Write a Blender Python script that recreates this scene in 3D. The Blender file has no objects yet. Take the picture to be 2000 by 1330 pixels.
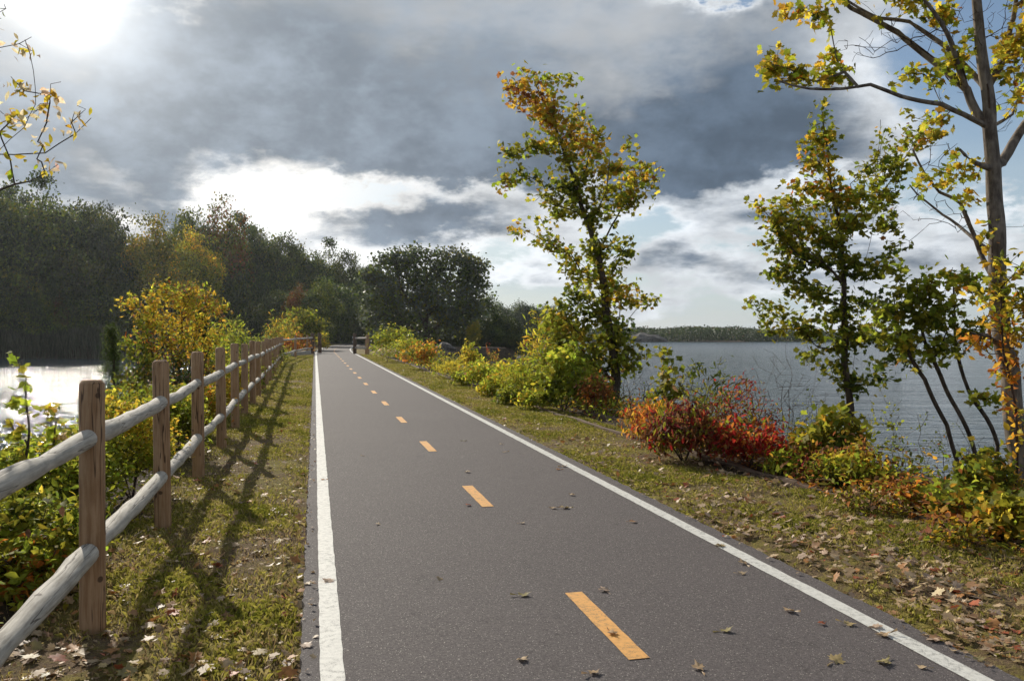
import bpy, math, random
import numpy as np
from mathutils import Vector
R = math.radians
rng = np.random.default_rng(7); random.seed(7)
scn = bpy.context.scene
COL = scn.collection

# ------------------------------------------------------------------ camera
F, HOR, EYE = 1620.0, 650.0, 1.6
cam_d = bpy.data.cameras.new('camera'); cam = bpy.data.objects.new('camera', cam_d); COL.objects.link(cam)
cam_d.sensor_width = 36; cam_d.lens = 36 * F / 2000; cam_d.clip_start = .05; cam_d.clip_end = 8000
cam.location = (0, 0, EYE); cam.rotation_euler = (R(90) - math.atan(15 / F), 0, 0)
scn.camera = cam
SUN_AZ, SUN_EL = R(-31), R(27)          # azimuth measured from +Y towards +X
scn.view_settings.view_transform = 'Standard'; scn.view_settings.look = 'None'
scn.view_settings.exposure = 0.; scn.view_settings.gamma = 1
scn.cycles.max_bounces = 6; scn.cycles.diffuse_bounces = 3; scn.cycles.glossy_bounces = 2
scn.cycles.transmission_bounces = 4; scn.cycles.transparent_max_bounces = 4
scn.cycles.sample_clamp_indirect = 4; scn.cycles.use_denoising = True
scn.cycles.use_adaptive_sampling = True; scn.cycles.adaptive_threshold = .02

# ------------------------------------------------------------------ node helper
class NT:
    def __init__(s, tree): s.t = tree
    def n(s, typ, **kw):
        nd = s.t.nodes.new(typ)
        for k, v in kw.items(): setattr(nd, k, v)
        return nd
    def l(s, a, b): s.t.links.new(a, b)
    def put(s, inp, v):
        if isinstance(v, E): s.l(v.o, inp)
        elif hasattr(v, 'links'): s.l(v, inp)
        else: inp.default_value = v
    def m(s, op, *a, clamp=False):
        nd = s.n('ShaderNodeMath', operation=op, use_clamp=clamp)
        for i, v in enumerate(a): s.put(nd.inputs[i], v)
        return E(s, nd.outputs[0])
    def noise(s, vec, scale, detail=4, rough=.55, dist=0, col=False):
        nd = s.n('ShaderNodeTexNoise'); s.put(nd.inputs['Vector'], vec)
        nd.inputs['Scale'].default_value = scale; nd.inputs['Detail'].default_value = detail
        nd.inputs['Roughness'].default_value = rough; nd.inputs['Distortion'].default_value = dist
        return nd.outputs['Color'] if col else E(s, nd.outputs[0])
    def ss(s, v, a, b, x=0., y=1.):
        nd = s.n('ShaderNodeMapRange', interpolation_type='SMOOTHSTEP')
        for i, q in enumerate((v, a, b, x, y)): s.put(nd.inputs[i], q)
        return E(s, nd.outputs[0])
    def mix(s, f, a, b, blend='MIX'):
        nd = s.n('ShaderNodeMix', data_type='RGBA', blend_type=blend)
        s.put(nd.inputs[0], f)
        for i, v in ((6, a), (7, b)):
            s.put(nd.inputs[i], (*v, 1) if isinstance(v, tuple) and len(v) == 3 else v)
        return nd.outputs[2]
    def xyz(s, x, y, z):
        nd = s.n('ShaderNodeCombineXYZ')
        for i, v in enumerate((x, y, z)): s.put(nd.inputs[i], v)
        return nd.outputs[0]
    def sep(s, v):
        nd = s.n('ShaderNodeSeparateXYZ'); s.put(nd.inputs[0], v)
        return [E(s, o) for o in nd.outputs]
    def mapping(s, v, scale=(1, 1, 1), rot=(0, 0, 0)):
        nd = s.n('ShaderNodeMapping'); s.put(nd.inputs[0], v)
        nd.inputs['Scale'].default_value = scale; nd.inputs['Rotation'].default_value = rot
        return nd.outputs[0]
class E:
    def __init__(s, nt, o): s.nt, s.o = nt, o
    def __add__(s, b): return s.nt.m('ADD', s, b)
    __radd__ = __add__
    def __sub__(s, b): return s.nt.m('SUBTRACT', s, b)
    def __rsub__(s, b): return s.nt.m('SUBTRACT', b, s)
    def __mul__(s, b): return s.nt.m('MULTIPLY', s, b)
    __rmul__ = __mul__
    def __truediv__(s, b): return s.nt.m('DIVIDE', s, b)

# ------------------------------------------------------------------ sky: Nishita behind a broken deck of cloud
world = bpy.data.worlds.new('World'); scn.world = world; world.use_nodes = True
def build_sky():
    t = NT(world.node_tree); world.node_tree.nodes.clear()
    sky = t.n('ShaderNodeTexSky', sky_type='NISHITA', sun_disc=False)
    sky.sun_elevation = SUN_EL; sky.sun_rotation = SUN_AZ; sky.air_density = 1.0; sky.dust_density = .6; sky.ozone_density = 1.5
    d = t.n('ShaderNodeTexCoord').outputs['Generated']
    x, y, z = t.sep(d)
    az = t.m('ARCTAN2', x, y) * (180 / math.pi); el = t.m('ARCSINE', z) * (180 / math.pi)
    zz = t.m('MAXIMUM', z, 0.) + .16
    pl = t.xyz(x / zz, y / zz, z * 3.)                    # the cloud deck seen in perspective
    n1 = t.noise(pl, 1.1, 8, .56, .1); n2 = t.noise(t.xyz(x * 1., y * 1., z * 1.7), 6.5, 8, .60, .12)
    n3 = t.noise(t.xyz(x, y, z * 1.5), 22, 5, .55)
    w1 = (n2 - .5) * 12.; w2 = (t.noise(t.xyz(x + 5., y, z * 2.), 9, 6, .6) - .5) * 7.   # ragged edges, in degrees
    azw = az + w1; elw = el + w2
    def dg(px, py):
        a = math.degrees(math.atan((px - 1000) / F)); return a, math.degrees(math.atan((650 - py) / math.hypot(F, px - 1000)))
    def blob(px, py, rx, ry, w, warp=True):
        a, e = dg(px, py); ra = rx / F * 57.3; re = ry / F * 57.3
        A, L = (azw, elw) if warp else (az, el)
        u = (A - a) / ra; v = (L - e) / re
        return t.m('EXPONENT', (u * u + v * v) * -1.) * w
    # thickness of the cloud: ramp above the deck's base, then lumps and holes
    base = t.ss(elw, 9.2, 11.2)
    T = base * .50
    for b in [(1080, 300, 560, 70, .55), (520, 215, 380, 80, .24), (300, 270, 220, 50, .16), (430, 90, 260, 90, .26), (880, 130, 260, 50, .10), (1400, 290, 260, 90, .25), (1250, 60, 600, 80, -.10),
              (140, 20, 70, 60, -.5), (330, -10, 60, 26, -.3), (680, 40, 260, 60, .02), (1900, 150, 230, 190, -.75), (2000, 330, 260, 70, -.35), (1400, -10, 90, 26, -.7),
              (1530, 110, 130, 110, .15),
              (190, 385, 190, 45, .62), (310, 400, 50, 70, .5), (60, 330, 90, 30, .3), (840, 435, 150, 38, .75), (640, 450, 60, 40, .35), (1180, 540, 110, 26, .15), (1560, 440, 160, 26, .28),
              (1650, 520, 230, 30, .22), (1330, 520, 150, 22, .16), (1050, 350, 200, 26, .2), (1850, 420, 160, 40, .3),
              (530, 385, 200, 56, -.72), (500, 310, 150, 30, -.35), (1000, 560, 110, 60, -.3), (1310, 440, 95, 30, -.25)]:
        T = T + blob(*b)
    T = T + (n1 - .5) * .55 + (n2 - .5) * .65 + (n3 - .5) * .34
    T = T + t.ss(el, 10.5, 8.5) * t.ss(el, -1., 4.) * .17 + (t.noise(t.xyz(x * 1., y * 1., z * 3.2), 11, 6, .55, .1) - .5) * t.ss(el, 11., 8.) * 1.25
    cover = t.ss(T, -.05, .22)
    thick = t.ss(T, .06, .68)
    # brighter towards the sun
    sx, sy, sz = math.sin(SUN_AZ) * math.cos(SUN_EL), math.cos(SUN_AZ) * math.cos(SUN_EL), math.sin(SUN_EL)
    cs = x * sx + y * sy + z * sz
    near = t.ss(cs, .72, .995)
    lit = t.mix(near, (.80, .84, .88), (1.08, 1.06, 1.02))
    dark = t.mix(near, (.125, .170, .232), (.31, .36, .42))
    cl = t.mix(thick, lit, dark)
    shade = t.ss(n2 + (n3 - .5) * .6, .3, .72, .80, 1.28)
    mul = t.n('ShaderNodeVectorMath', operation='SCALE'); t.put(mul.inputs[0], cl); t.put(mul.inputs['Scale'], shade); cl = mul.outputs[0]
    sk = t.n('ShaderNodeVectorMath', operation='SCALE'); t.put(sk.inputs[0], sky.outputs[0]); sk.inputs['Scale'].default_value = .095
    # thin bright veil low down and around the sun
    veil = t.m('MAXIMUM', t.ss(el, 16., 0., 0., .72), t.ss(cs, .78, .95, 0., .9))
    veil = t.m('MINIMUM', veil + t.ss(n1, .4, .75, 0., .25), 1.)
    vcol = t.mix(t.ss(cs, .78, .95), (.50, .60, .68), (1.12, 1.11, 1.08))
    clear = t.mix(veil, sk.outputs[0], vcol)
    out = t.mix(cover, clear, cl)
    g = t.ss(cs, .985, 1., 0., .6) + blob(150, 15, 85, 80, .50, False) + blob(145, 15, 170, 150, .30, False) + blob(140, 0, 330, 260, .12, False)       # glare of the hidden sun
    gl = t.n('ShaderNodeVectorMath', operation='SCALE'); gl.inputs[0].default_value = (1, .99, .95); t.put(gl.inputs['Scale'], g)
    ad = t.n('ShaderNodeVectorMath', operation='ADD'); t.put(ad.inputs[0], out); t.put(ad.inputs[1], gl.outputs[0])
    below = t.mix(t.ss(z, -.02, -.0), (.2, .24, .27), ad.outputs[0])
    bg = t.n('ShaderNodeBackground'); t.put(bg.inputs[0], below); bg.inputs[1].default_value = 1.0
    o = t.n('ShaderNodeOutputWorld'); t.l(bg.outputs[0], o.inputs[0])
build_sky()
world.cycles.sampling_method = 'MANUAL'; world.cycles.sample_map_resolution = 512
sd = bpy.data.lights.new('sun', 'SUN'); sd.energy = 5.0; sd.angle = R(.5); sd.color = (1, .93, .80)
sun = bpy.data.objects.new('sun', sd); COL.objects.link(sun)
sun.rotation_euler = Vector((math.sin(SUN_AZ) * math.cos(SUN_EL), math.cos(SUN_AZ) * math.cos(SUN_EL), math.sin(SUN_EL))).to_track_quat('Z', 'Y').to_euler()

# ------------------------------------------------------------------ places
DS, DC = math.sin(math.atan(385 / F)), math.cos(math.atan(385 / F))
def st(s, t): return (t * DC - s * DS, s * DC + t * DS)      # s metres along the path, t metres to the right of its left line
def inv(x, y): return (y * DC - x * DS, x * DC + y * DS)
def gp(px, py, z=0.):                                         # a point of level ground
    Y = (EYE - z) * F / (py - HOR); return ((px - 1000) / F * Y, Y, z)
def at(px, py, Y): return ((px - 1000) / F * Y, Y, EYE - (py - HOR) / F * Y)
def sstep(v, a, b):
    q = np.clip((v - a) / (b - a), 0, 1); return q * q * (3 - 2 * q)
def wob(x, y, k=1.):
    return (np.sin(x * 1.7 * k + 1.3 * np.sin(y * .9 * k)) + np.sin(y * 2.3 * k + 1.1 * np.sin(x * 1.1 * k + 2)) + np.sin((x + y) * .77 * k + 4)) / 3
WL = -1.6
def hgt(x, y):
    x = np.asarray(x, float); y = np.asarray(y, float)
    s, t = inv(x, y)
    tr = np.interp(s, [-60, 56, 66, 75, 85, 110, 140, 195, 212, 262, 300], [8, 8, 10.5, 17, 21, 26, 34, 46, 64, 72, 80])
    tl = np.interp(s, [-60, 80, 95, 110, 116, 119], [-5.6, -6, -10, -28, -45, -900])
    wj = .35 * wob(s * .6, t * .6) * np.clip(s / 20, .4, 6)
    dr = tr - t + wj; dl = t - tl + wj * .5
    zr = sstep(dr, -.8, 1.9); zl = sstep(dl, -.8, 3.6 + np.clip((s - 60) * .1, 0, 4))
    z = -2.6 + 2.585 * np.minimum(zr, zl)
    dx = np.maximum(0, np.abs(x - -10) - 92); dy = np.maximum(0, np.abs(y - 345) - 54)       # far shore across the bay
    isl = -np.hypot(dx, dy) * np.where((dx + dy) > 0, 1, 0) + 5 * wob(x * .05, y * .05)
    z = np.maximum(z, -2.6 + 2.2 * sstep(isl, -6, 6))
    dx = np.maximum(0, np.abs(x - 90) - 42); dy = np.maximum(0, np.abs(y - 318) - 7)         # low spit
    z = np.maximum(z, -2.6 + 1.7 * sstep(-np.hypot(dx, dy), -5, 0))
    z += 3.5 * sstep(s, 120, 175) * sstep(-t, 4, 40) 
    off = (s > -60) & (t > -.07) & (t < 3.17)
    lump = .018 * wob(x * 2.2, y * 2.2) + .012 * wob(x * 6.1, y * 5.3)
    verge = sstep(np.minimum(np.abs(t + .07), np.abs(t - 3.17)), 0, .35)
    z = np.where(off, z, z + lump * verge)
    pc = 1.55 + .0014 * np.clip(s - 66, 0, None) ** 2
    on = np.abs(t - pc) < 1.75
    return np.where(on & (s < 160), np.minimum(z, -.05), z)
def hz(x, y): return float(hgt(x, y))

# ------------------------------------------------------------------ mesh helpers
def tag(o, label=None, cat=None, group=None, kind=None):
    for k, v in (('label', label), ('category', cat), ('group', group), ('kind', kind)):
        if v: o[k] = v
    return o
def empty(name, loc, label, cat, group=None):
    o = bpy.data.objects.new(name, None); COL.objects.link(o); o.location = loc; o.empty_display_size = .2
    return tag(o, label, cat, group)
def mesh(name, V, faces_flat, nper, mat, parent=None, col=None, smooth=True, org=None):
    """V (n,3) world coordinates; faces_flat index array; nper verts per face (int or array)"""
    V = np.asarray(V, np.float32); fl = np.asarray(faces_flat, np.int32).ravel()
    if org is None: org = parent.location if parent is not None else (0, 0, 0)
    V = V - np.array(org, np.float32)
    me = bpy.data.meshes.new(name)
    nf = len(fl) // nper if isinstance(nper, int) else len(nper)
    me.vertices.add(len(V)); me.vertices.foreach_set('co', V.ravel())
    me.loops.add(len(fl)); me.loops.foreach_set('vertex_index', fl)
    tot = np.full(nf, nper, np.int32) if isinstance(nper, int) else np.asarray(nper, np.int32)
    start = np.concatenate([[0], np.cumsum(tot)[:-1]]).astype(np.int32)
    me.polygons.add(nf); me.polygons.foreach_set('loop_start', start)
    me.polygons.foreach_set('use_smooth', np.full(nf, bool(smooth)))
    me.update(calc_edges=True)
    if col is not None:
        a = me.attributes.new('col', 'FLOAT_COLOR', 'POINT')
        c = np.ones((len(V), 4), np.float32); c[:, :3] = col; a.data.foreach_set('color', c.ravel())
    me.materials.append(mat)
    o = bpy.data.objects.new(name, me); COL.objects.link(o)
    if parent is not None: o.parent = parent
    else: o.location = org
    return o
class MB:                                                     # small collector of boxes and lathed / swept pieces
    def __init__(s): s.V, s.F = [], []
    def add(s, V, Fs):
        b = sum(len(v) for v in s.V); s.V.append(np.asarray(V, float)); s.F += [[i + b for i in f] for f in Fs]
    def sweep(s, P, rad, k=10, cap=True, flat=None):          # rings along a list of points
        P = [Vector(p) for p in P]; n = len(P); V = []
        up = Vector((0, 0, 1))
        for i, p in enumerate(P):
            T = (P[min(i + 1, n - 1)] - P[max(i - 1, 0)]).normalized()
            A = T.cross(up if abs(T.z) < .95 else Vector((0, 1, 0))).normalized(); B = T.cross(A)
            for j in range(k):
                a = 2 * math.pi * (j + .5) / k
                V.append(p + (A * math.cos(a) + B * math.sin(a)) * rad[i])
        Fs = [[i * k + j, i * k + (j + 1) % k, (i + 1) * k + (j + 1) % k, (i + 1) * k + j] for i in range(n - 1) for j in range(k)]
        if cap: Fs += [list(range(k))[::-1], [(n - 1) * k + j for j in range(k)]]
        s.add([tuple(v) for v in V], Fs)
    def box(s, c, d, u=(1, 0), bev=0.):                        # centre, full size, x axis direction in plan
        ux, uy = u; L = math.hypot(ux, uy); ux /= L; uy /= L
        hx, hy, hh = d[0] / 2, d[1] / 2, d[2] / 2
        V = []
        prof = [(-hh, -bev), (-hh + bev, 0), (hh - bev, 0), (hh, -bev)] if bev else [(-hh, 0), (hh, 0)]
        for z, e in prof:
            for a, b in ((-1, -1), (1, -1), (1, 1), (-1, 1)):
                X = a * (hx + e); Y = b * (hy + e)
                V.append((c[0] + X * ux - Y * uy, c[1] + X * uy + Y * ux, c[2] + z))
        m = len(prof); Fs = [[3, 2, 1, 0], [4 * (m - 1) + j for j in range(4)]]
        Fs += [[4 * i + j, 4 * i + (j + 1) % 4, 4 * i + 4 + (j + 1) % 4, 4 * i + 4 + j] for i in range(m - 1) for j in range(4)]
        s.add(V, Fs)
    def build(s, name, mat, parent=None, smooth=False, org=None):
        V = np.concatenate(s.V); fl = [i for f in s.F for i in f]
        return mesh(name, V, fl, [len(f) for f in s.F], mat, parent, smooth=smooth, org=org)

# ------------------------------------------------------------------ materials
def material(name):
    m = bpy.data.materials.new(name); m.use_nodes = True; t = NT(m.node_tree)
    return m, t, m.node_tree.nodes['Principled BSDF'], m.node_tree.nodes['Material Output']
def bump(t, b, h, strength, dist=.01):
    nd = t.n('ShaderNodeBump'); nd.inputs['Strength'].default_value = strength; nd.inputs['Distance'].default_value = dist
    t.put(nd.inputs['Height'], h); t.l(nd.outputs[0], b.inputs['Normal'])
def rawpos(t): return t.n('ShaderNodeNewGeometry').outputs['Position']
def pos(t): return t.mapping(rawpos(t), (1, 1, 1), (.61, .43, .97))       # turned so that no noise lattice lies along the ground
def obj_co(t): return t.n('ShaderNodeTexCoord').outputs['Object']

def mk_leaf(name, trans=.45, rough=.62, spec=.16, tint=False):
    m, t, b, o = material(name)
    a = t.n('ShaderNodeAttribute', attribute_name='col').outputs['Color']
    n = t.noise(pos(t), 35, 2)
    v = t.ss(n, .3, .7, .78, 1.2)
    c = t.n('ShaderNodeVectorMath', operation='SCALE'); t.put(c.inputs[0], a); t.put(c.inputs['Scale'], v); c = c.outputs[0]
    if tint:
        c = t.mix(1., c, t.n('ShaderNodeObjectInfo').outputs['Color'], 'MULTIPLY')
    t.put(b.inputs['Base Color'], c); b.inputs['Roughness'].default_value = rough; b.inputs['Specular IOR Level'].default_value = spec
    tr = t.n('ShaderNodeBsdfTranslucent')
    t.put(tr.inputs[0], c)
    mx = t.n('ShaderNodeMixShader'); mx.inputs[0].default_value = trans
    t.l(b.outputs[0], mx.inputs[1]); t.l(tr.outputs[0], mx.inputs[2]); t.l(mx.outputs[0], o.inputs[0])
    return m
M = {}
M['leaf'] = mk_leaf('leaf', .6)
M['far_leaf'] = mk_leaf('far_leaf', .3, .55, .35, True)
M['litter'] = mk_leaf('dry_leaf', .2, .55, .35)
M['grass'] = mk_leaf('grass_blade', .4, .5, .25)
def mk_bark(name, c1, c2, sc=9.):
    m, t, b, o = material(name); p = obj_co(t)
    n = t.noise(t.mapping(p, (1, 1, .25)), sc * 3, 6, .65); n2 = t.noise(p, sc, 4)
    t.put(b.inputs['Base Color'], t.mix(t.ss(n * .6 + n2 * .4, .36, .66), c1, c2))
    b.inputs['Roughness'].default_value = .9; b.inputs['Specular IOR Level'].default_value = .2
    bump(t, b, n, .5, .02); return m
M['bark'] = mk_bark('bark', (.035, .024, .017), (.13, .10, .075))
M['bark_pale'] = mk_bark('bark_pale', (.08, .062, .052), (.29, .245, .20), 6)
M['twig'] = mk_bark('twig', (.04, .026, .02), (.12, .08, .06))

def mk_asphalt():
    m, t, b, o = material('asphalt'); p = pos(t)
    f = t.noise(p, 160, 3, .7); g = t.noise(p, 62, 2, .6); big = t.noise(p, .45, 4); mid = t.noise(p, 4., 3)
    v = t.n('ShaderNodeTexVoronoi'); v.inputs['Scale'].default_value = 210; t.put(v.inputs['Vector'], p)
    vr = E(t, v.outputs['Distance'])
    cr = t.sep(v.outputs['Color'])[0]
    base = t.mix(t.ss(f * .6 + g * .4, .34, .66), (.052, .043, .043), (.155, .132, .130))
    base = t.mix(t.ss(big, .35, .65, 0., .22), base, (.135, .114, .112))
    st_ = t.noise(p, 2.1, 5, .7); base = t.mix(t.ss(st_, .60, .72, 0., .35), base, (.055, .048, .046))
    base = t.mix(t.ss(cr, .972, .985, 0., .75), base, (.42, .38, .33))       # white specks: fine sparkle of the asphalt painted into its colour
    base = t.mix(t.ss(cr, .06, .03, 0., .6), base, (.03, .027, .027))
    cn = t.noise(p, .9, 5, .6, .6); base = t.mix(t.ss(t.m('ABSOLUTE', cn - .5), .0035, .0008, 0., .45) * t.ss(big, .48, .56), base, (.03, .026, .025))
    t.put(b.inputs['Base Color'], base)
    t.put(b.inputs['Roughness'], t.ss(cr, .95, .99, .82, .5)); b.inputs['Specular IOR Level'].default_value = .3
    bump(t, b, f + g * .8 + vr * .6, .55, .006); return m
M['asphalt'] = mk_asphalt()
def mk_paint(name, c, wear=.12):
    m, t, b, o = material(name); p = pos(t)
    f = t.noise(p, 150, 3, .7); g = t.noise(p, 28, 4, .65); s = t.noise(p, 3.5, 3)
    k = t.ss(f * .5 + g * .4 + s * .1, .40, .48)
    k = t.m('MAXIMUM', k, t.ss(s, .42, .62, .15, .75))
    dark = tuple(q * .62 for q in c)
    t.put(b.inputs['Base Color'], t.mix(k, t.mix(f, dark, (.12, .11, .1)), t.mix(t.ss(g, .35, .65), tuple(q * .86 for q in c), c)))
    b.inputs['Roughness'].default_value = .62
    bump(t, b, f + g * .5, .5, .005); return m
M['white'] = mk_paint('white_paint', (.70, .68, .63)); M['yellow'] = mk_paint('yellow_paint', (.78, .39, .10))
def mk_ground():
    m, t, b, o = material('ground'); p = pos(t)
    s1 = t.noise(p, 1.1, 5, .6); s2 = t.noise(p, 9, 5, .7); s3 = t.noise(p, 60, 4, .75)
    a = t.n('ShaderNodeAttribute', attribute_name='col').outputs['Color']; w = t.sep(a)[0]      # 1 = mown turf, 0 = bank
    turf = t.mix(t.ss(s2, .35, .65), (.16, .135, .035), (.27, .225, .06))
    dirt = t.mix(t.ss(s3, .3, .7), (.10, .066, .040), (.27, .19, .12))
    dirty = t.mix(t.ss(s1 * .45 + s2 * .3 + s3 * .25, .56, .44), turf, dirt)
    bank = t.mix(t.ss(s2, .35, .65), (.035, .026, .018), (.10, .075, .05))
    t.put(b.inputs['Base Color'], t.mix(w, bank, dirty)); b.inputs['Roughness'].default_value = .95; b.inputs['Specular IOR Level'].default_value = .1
    bump(t, b, s3 + s2, .9, .03); return m
M['ground'] = mk_ground()
def mk_water():
    m, t, b, o = material('water'); p = rawpos(t)
    q = t.mapping(t.mapping(p, (.55, 1.5, 1), (0, 0, R(-20))), (1, 1, 1), (.5, .3, .4))
    n1 = t.noise(q, .8, 5, .62, .4); n2 = t.noise(q, 3.4, 4, .6); n3 = t.noise(t.mapping(p, (.5, 1.8, 1)), .09, 3)
    x, y, z = t.sep(p)
    far = t.ss(y, 60., 400.)
    c = t.mix(t.ss(n3, .4, .62), (.020, .040, .055), (.035, .060, .078))
    cap = t.ss(n1 * .75 + n2 * .25, .70, .735)                 # small whitecaps
    cap = cap * t.ss(x, 0., 8.)
    t.put(b.inputs['Base Color'], t.mix(cap, c, (.75, .78, .8)))
    t.put(b.inputs['Roughness'], .10 + far * .2 + cap * .4); b.inputs['IOR'].default_value = 1.333
    h = n1 * 1.0 + n2 * .42 + t.noise(q, 9., 2, .5) * .06 + t.noise(q, .22, 2) * 1.6
    nd = t.n('ShaderNodeBump'); nd.inputs['Distance'].default_value = .30; t.put(nd.inputs['Strength'], (1. - far * .6) * t.ss(t.noise(t.mapping(q, (1, 1.4, 1)), 2.6, 4, .65), .44, .56, .7, 3.4))
    t.put(nd.inputs['Height'], h); t.l(nd.outputs[0], b.inputs['Normal']); return m
M['water'] = mk_water()
def mk_wood(name, c1, c2, crack, axis, grn=22.):
    m, t, b, o = material(name); rv = t.n('ShaderNodeVectorMath', operation='ADD'); t.put(rv.inputs[0], obj_co(t)); r0_ = E(t, t.n('ShaderNodeObjectInfo').outputs['Random']) * 37.; t.put(rv.inputs[1], t.xyz(r0_, r0_, r0_)); p = rv.outputs[0]
    sc = [1., 1., 1.]; sc[axis] = .07
    g = t.noise(t.mapping(p, tuple(sc)), grn * 2, 6, .65, .3); g2 = t.noise(p, 5, 4); r = t.n('ShaderNodeObjectInfo').outputs['Random']
    sc2 = [1., 1., 1.]; sc2[axis] = .05
    ck = t.noise(t.mapping(p, tuple(sc2)), 13, 3, .5, .2)
    c = t.mix(t.ss(g * .7 + g2 * .3, .35, .65), c1, c2)
    c = t.mix(t.ss(t.m('ABSOLUTE', ck - .5), .012, .004, 0., .85), c, crack)
    v = t.n('ShaderNodeTexVoronoi'); v.inputs['Scale'].default_value = 5.; t.put(v.inputs['Vector'], p)
    kd = t.ss(E(t, v.outputs['Distance']), .10, .07, 0., .8)
    c = t.mix(kd, c, crack)
    c = t.mix(E(t, r) * .25, c, c2)
    t.put(b.inputs['Base Color'], c); b.inputs['Roughness'].default_value = .8; b.inputs['Specular IOR Level'].default_value = .25
    bump(t, b, g * .5 + t.ss(t.m('ABSOLUTE', ck - .5), .0, .02) * .6, .5, .006); return m
M['post'] = mk_wood('post_wood', (.27, .15, .075), (.45, .29, .17), (.05, .025, .015), 2)
M['rail'] = mk_wood('rail_wood', (.26, .235, .20), (.56, .52, .46), (.06, .045, .035), 1, 30.)
M['timber'] = mk_wood('weathered_timber', (.09, .06, .042), (.21, .145, .105), (.02, .014, .01), 1)
M['dark_post'] = mk_wood('dark_post_wood', (.07, .045, .03), (.17, .11, .075), (.01, .008, .006), 2)
def mk_rock():
    m, t, b, o = material('rock'); p = pos(t); n = t.noise(p, 1.3, 6, .65); n2 = t.noise(p, 7, 5, .7)
    t.put(b.inputs['Base Color'], t.mix(t.ss(n * .5 + n2 * .5, .35, .65), (.035, .03, .03), (.2, .18, .16)))
    b.inputs['Roughness'].default_value = .85; bump(t, b, n2 + n, .7, .2); return m
M['rock'] = mk_rock()
def plain(name, c, rough=.7):
    m, t, b, o = material(name); n = t.noise(pos(t), 6, 4)
    t.put(b.inputs['Base Color'], t.mix(t.ss(n, .3, .7), tuple(q * .8 for q in c), c)); b.inputs['Roughness'].default_value = rough; return m
M['reflect'] = plain('white_reflector', (.8, .8, .78), .4)
M['brick'] = plain('red_brown_wall', (.16, .06, .04)); M['roofdk'] = plain('dark_roof', (.05, .045, .045))

# ------------------------------------------------------------------ ground, water, path
def build_ground():
    S = np.concatenate([np.arange(-60, -4, 4), np.arange(-4, 26, .22), np.arange(26, 75, .6), np.arange(75, 150, 1.8), np.arange(150, 460, 6)])
    T = np.concatenate([np.arange(-460, -60, 10), np.arange(-60, -8, 1.6), np.arange(-8, -2.0, .3), np.arange(-2.0, -.1, .14), [-.09, 0, 1.5, 3.1, 3.19], np.arange(3.3, 6.2, .16), np.arange(6.2, 10, .25), np.arange(10, 60, 1.5), np.arange(60, 260, 5)])
    ss, tt = np.meshgrid(S, T, indexing='ij'); x, y = st(ss, tt); z = hgt(x, y)
    n, m = ss.shape; idx = np.arange(n * m).reshape(n, m)
    Fq = np.stack([idx[:-1, :-1], idx[:-1, 1:], idx[1:, 1:], idx[1:, :-1]][::-1], -1)
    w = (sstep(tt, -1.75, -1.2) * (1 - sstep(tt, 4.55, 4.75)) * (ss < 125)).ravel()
    V = np.stack([x.ravel(), y.ravel(), z.ravel()], 1)
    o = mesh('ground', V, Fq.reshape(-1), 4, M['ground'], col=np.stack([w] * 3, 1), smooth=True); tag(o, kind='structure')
build_ground()
o = mesh('water', [(-3500, -400, WL), (3500, -400, WL), (3500, 6000, WL), (-3500, 6000, WL)], [0, 1, 2, 3], 4, M['water']); tag(o, kind='structure')
def pc(s): return 1.55 + .0014 * max(s - 66, 0) ** 2
path = tag(bpy.data.objects.new('path', None), kind='structure'); COL.objects.link(path)
def strip(name, t0, t1, s0, s1, mat, z, ds=.5, thick=0., rag=0.):
    V, Fs = [], []; n = max(1, int(math.ceil((s1 - s0) / ds)))
    for i in range(n + 1):
        s = s0 + (s1 - s0) * i / n; c = pc(s) - 1.55
        e0 = rag * (random.random() - .5); e1 = rag * (random.random() - .5)
        a = st(s, t0 + c + e0); b = st(s, t1 + c + e1)
        V += [(*a, z - thick), (*a, z), (*b, z), (*b, z - thick)]
        if i: k = 4 * i; Fs += [[k - 3, k - 2, k + 2, k + 1]] + ([[k - 4, k - 3, k + 1, k], [k - 2, k - 1, k + 3, k + 2]] if thick else [])
    mb = MB(); mb.add(V, Fs); return mb.build(name, mat, path)
strip('asphalt_surface', -.07, 3.17, -40, 135, M['asphalt'], 0., .06, .05, .022)
strip('edge_line', .02, .132, -40, 130, M['white'], .004, .12, 0, .006)
strip('edge_line', 2.925, 3.035, -40, 130, M['white'], .004, .12, 0, .006)
s_ = [(648, 4), ]
for k in range(-4, 26):
    s0 = 3.80 + k * 3.66
    if s0 > 100: break
    strip('centre_dash', 1.49, 1.60, s0, s0 + 1.07, M['yellow'], .004, .1, 0, .004)

# ------------------------------------------------------------------ fence
def rail_mb(a, b, r=.052, sag=.0):
    a, b = Vector(a), Vector(b); L = (b - a).length; d = (b - a) / L; P, Rr = [], []
    ends = [(0, .25), (.008, .6), (.022, .85), (.045, 1.)]
    for e, k in ends: P.append(a + d * e); Rr.append(r * k)
    for i in range(1, 9):
        f = i / 9; P.append(a + d * (L * f) + Vector((0, 0, -.014 * math.sin(math.pi * f))) + Vector(rng.normal(0, .0035, 3))); Rr.append(r * (1 + .07 * rng.normal()))
    for e, k in ends[::-1]: P.append(b - d * e); Rr.append(r * k)
    m = MB(); m.sweep(P, Rr, 14); return m
def post_mb(x, y, z0, z1, r, k=12, ch=.022):
    lean = rng.normal(0, .006, 2)
    P = [(x, y, z0 - .15), (x, y, z0), (x + lean[0] * .5, y + lean[1] * .5, (z0 + z1) / 2), (x + lean[0], y + lean[1], z1 - ch), (x + lean[0], y + lean[1], z1)]
    m = MB(); m.sweep(P, [r * 1.02, r * 1.02, r, r * .99, r * .99 - ch * .8], k); return m
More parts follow.
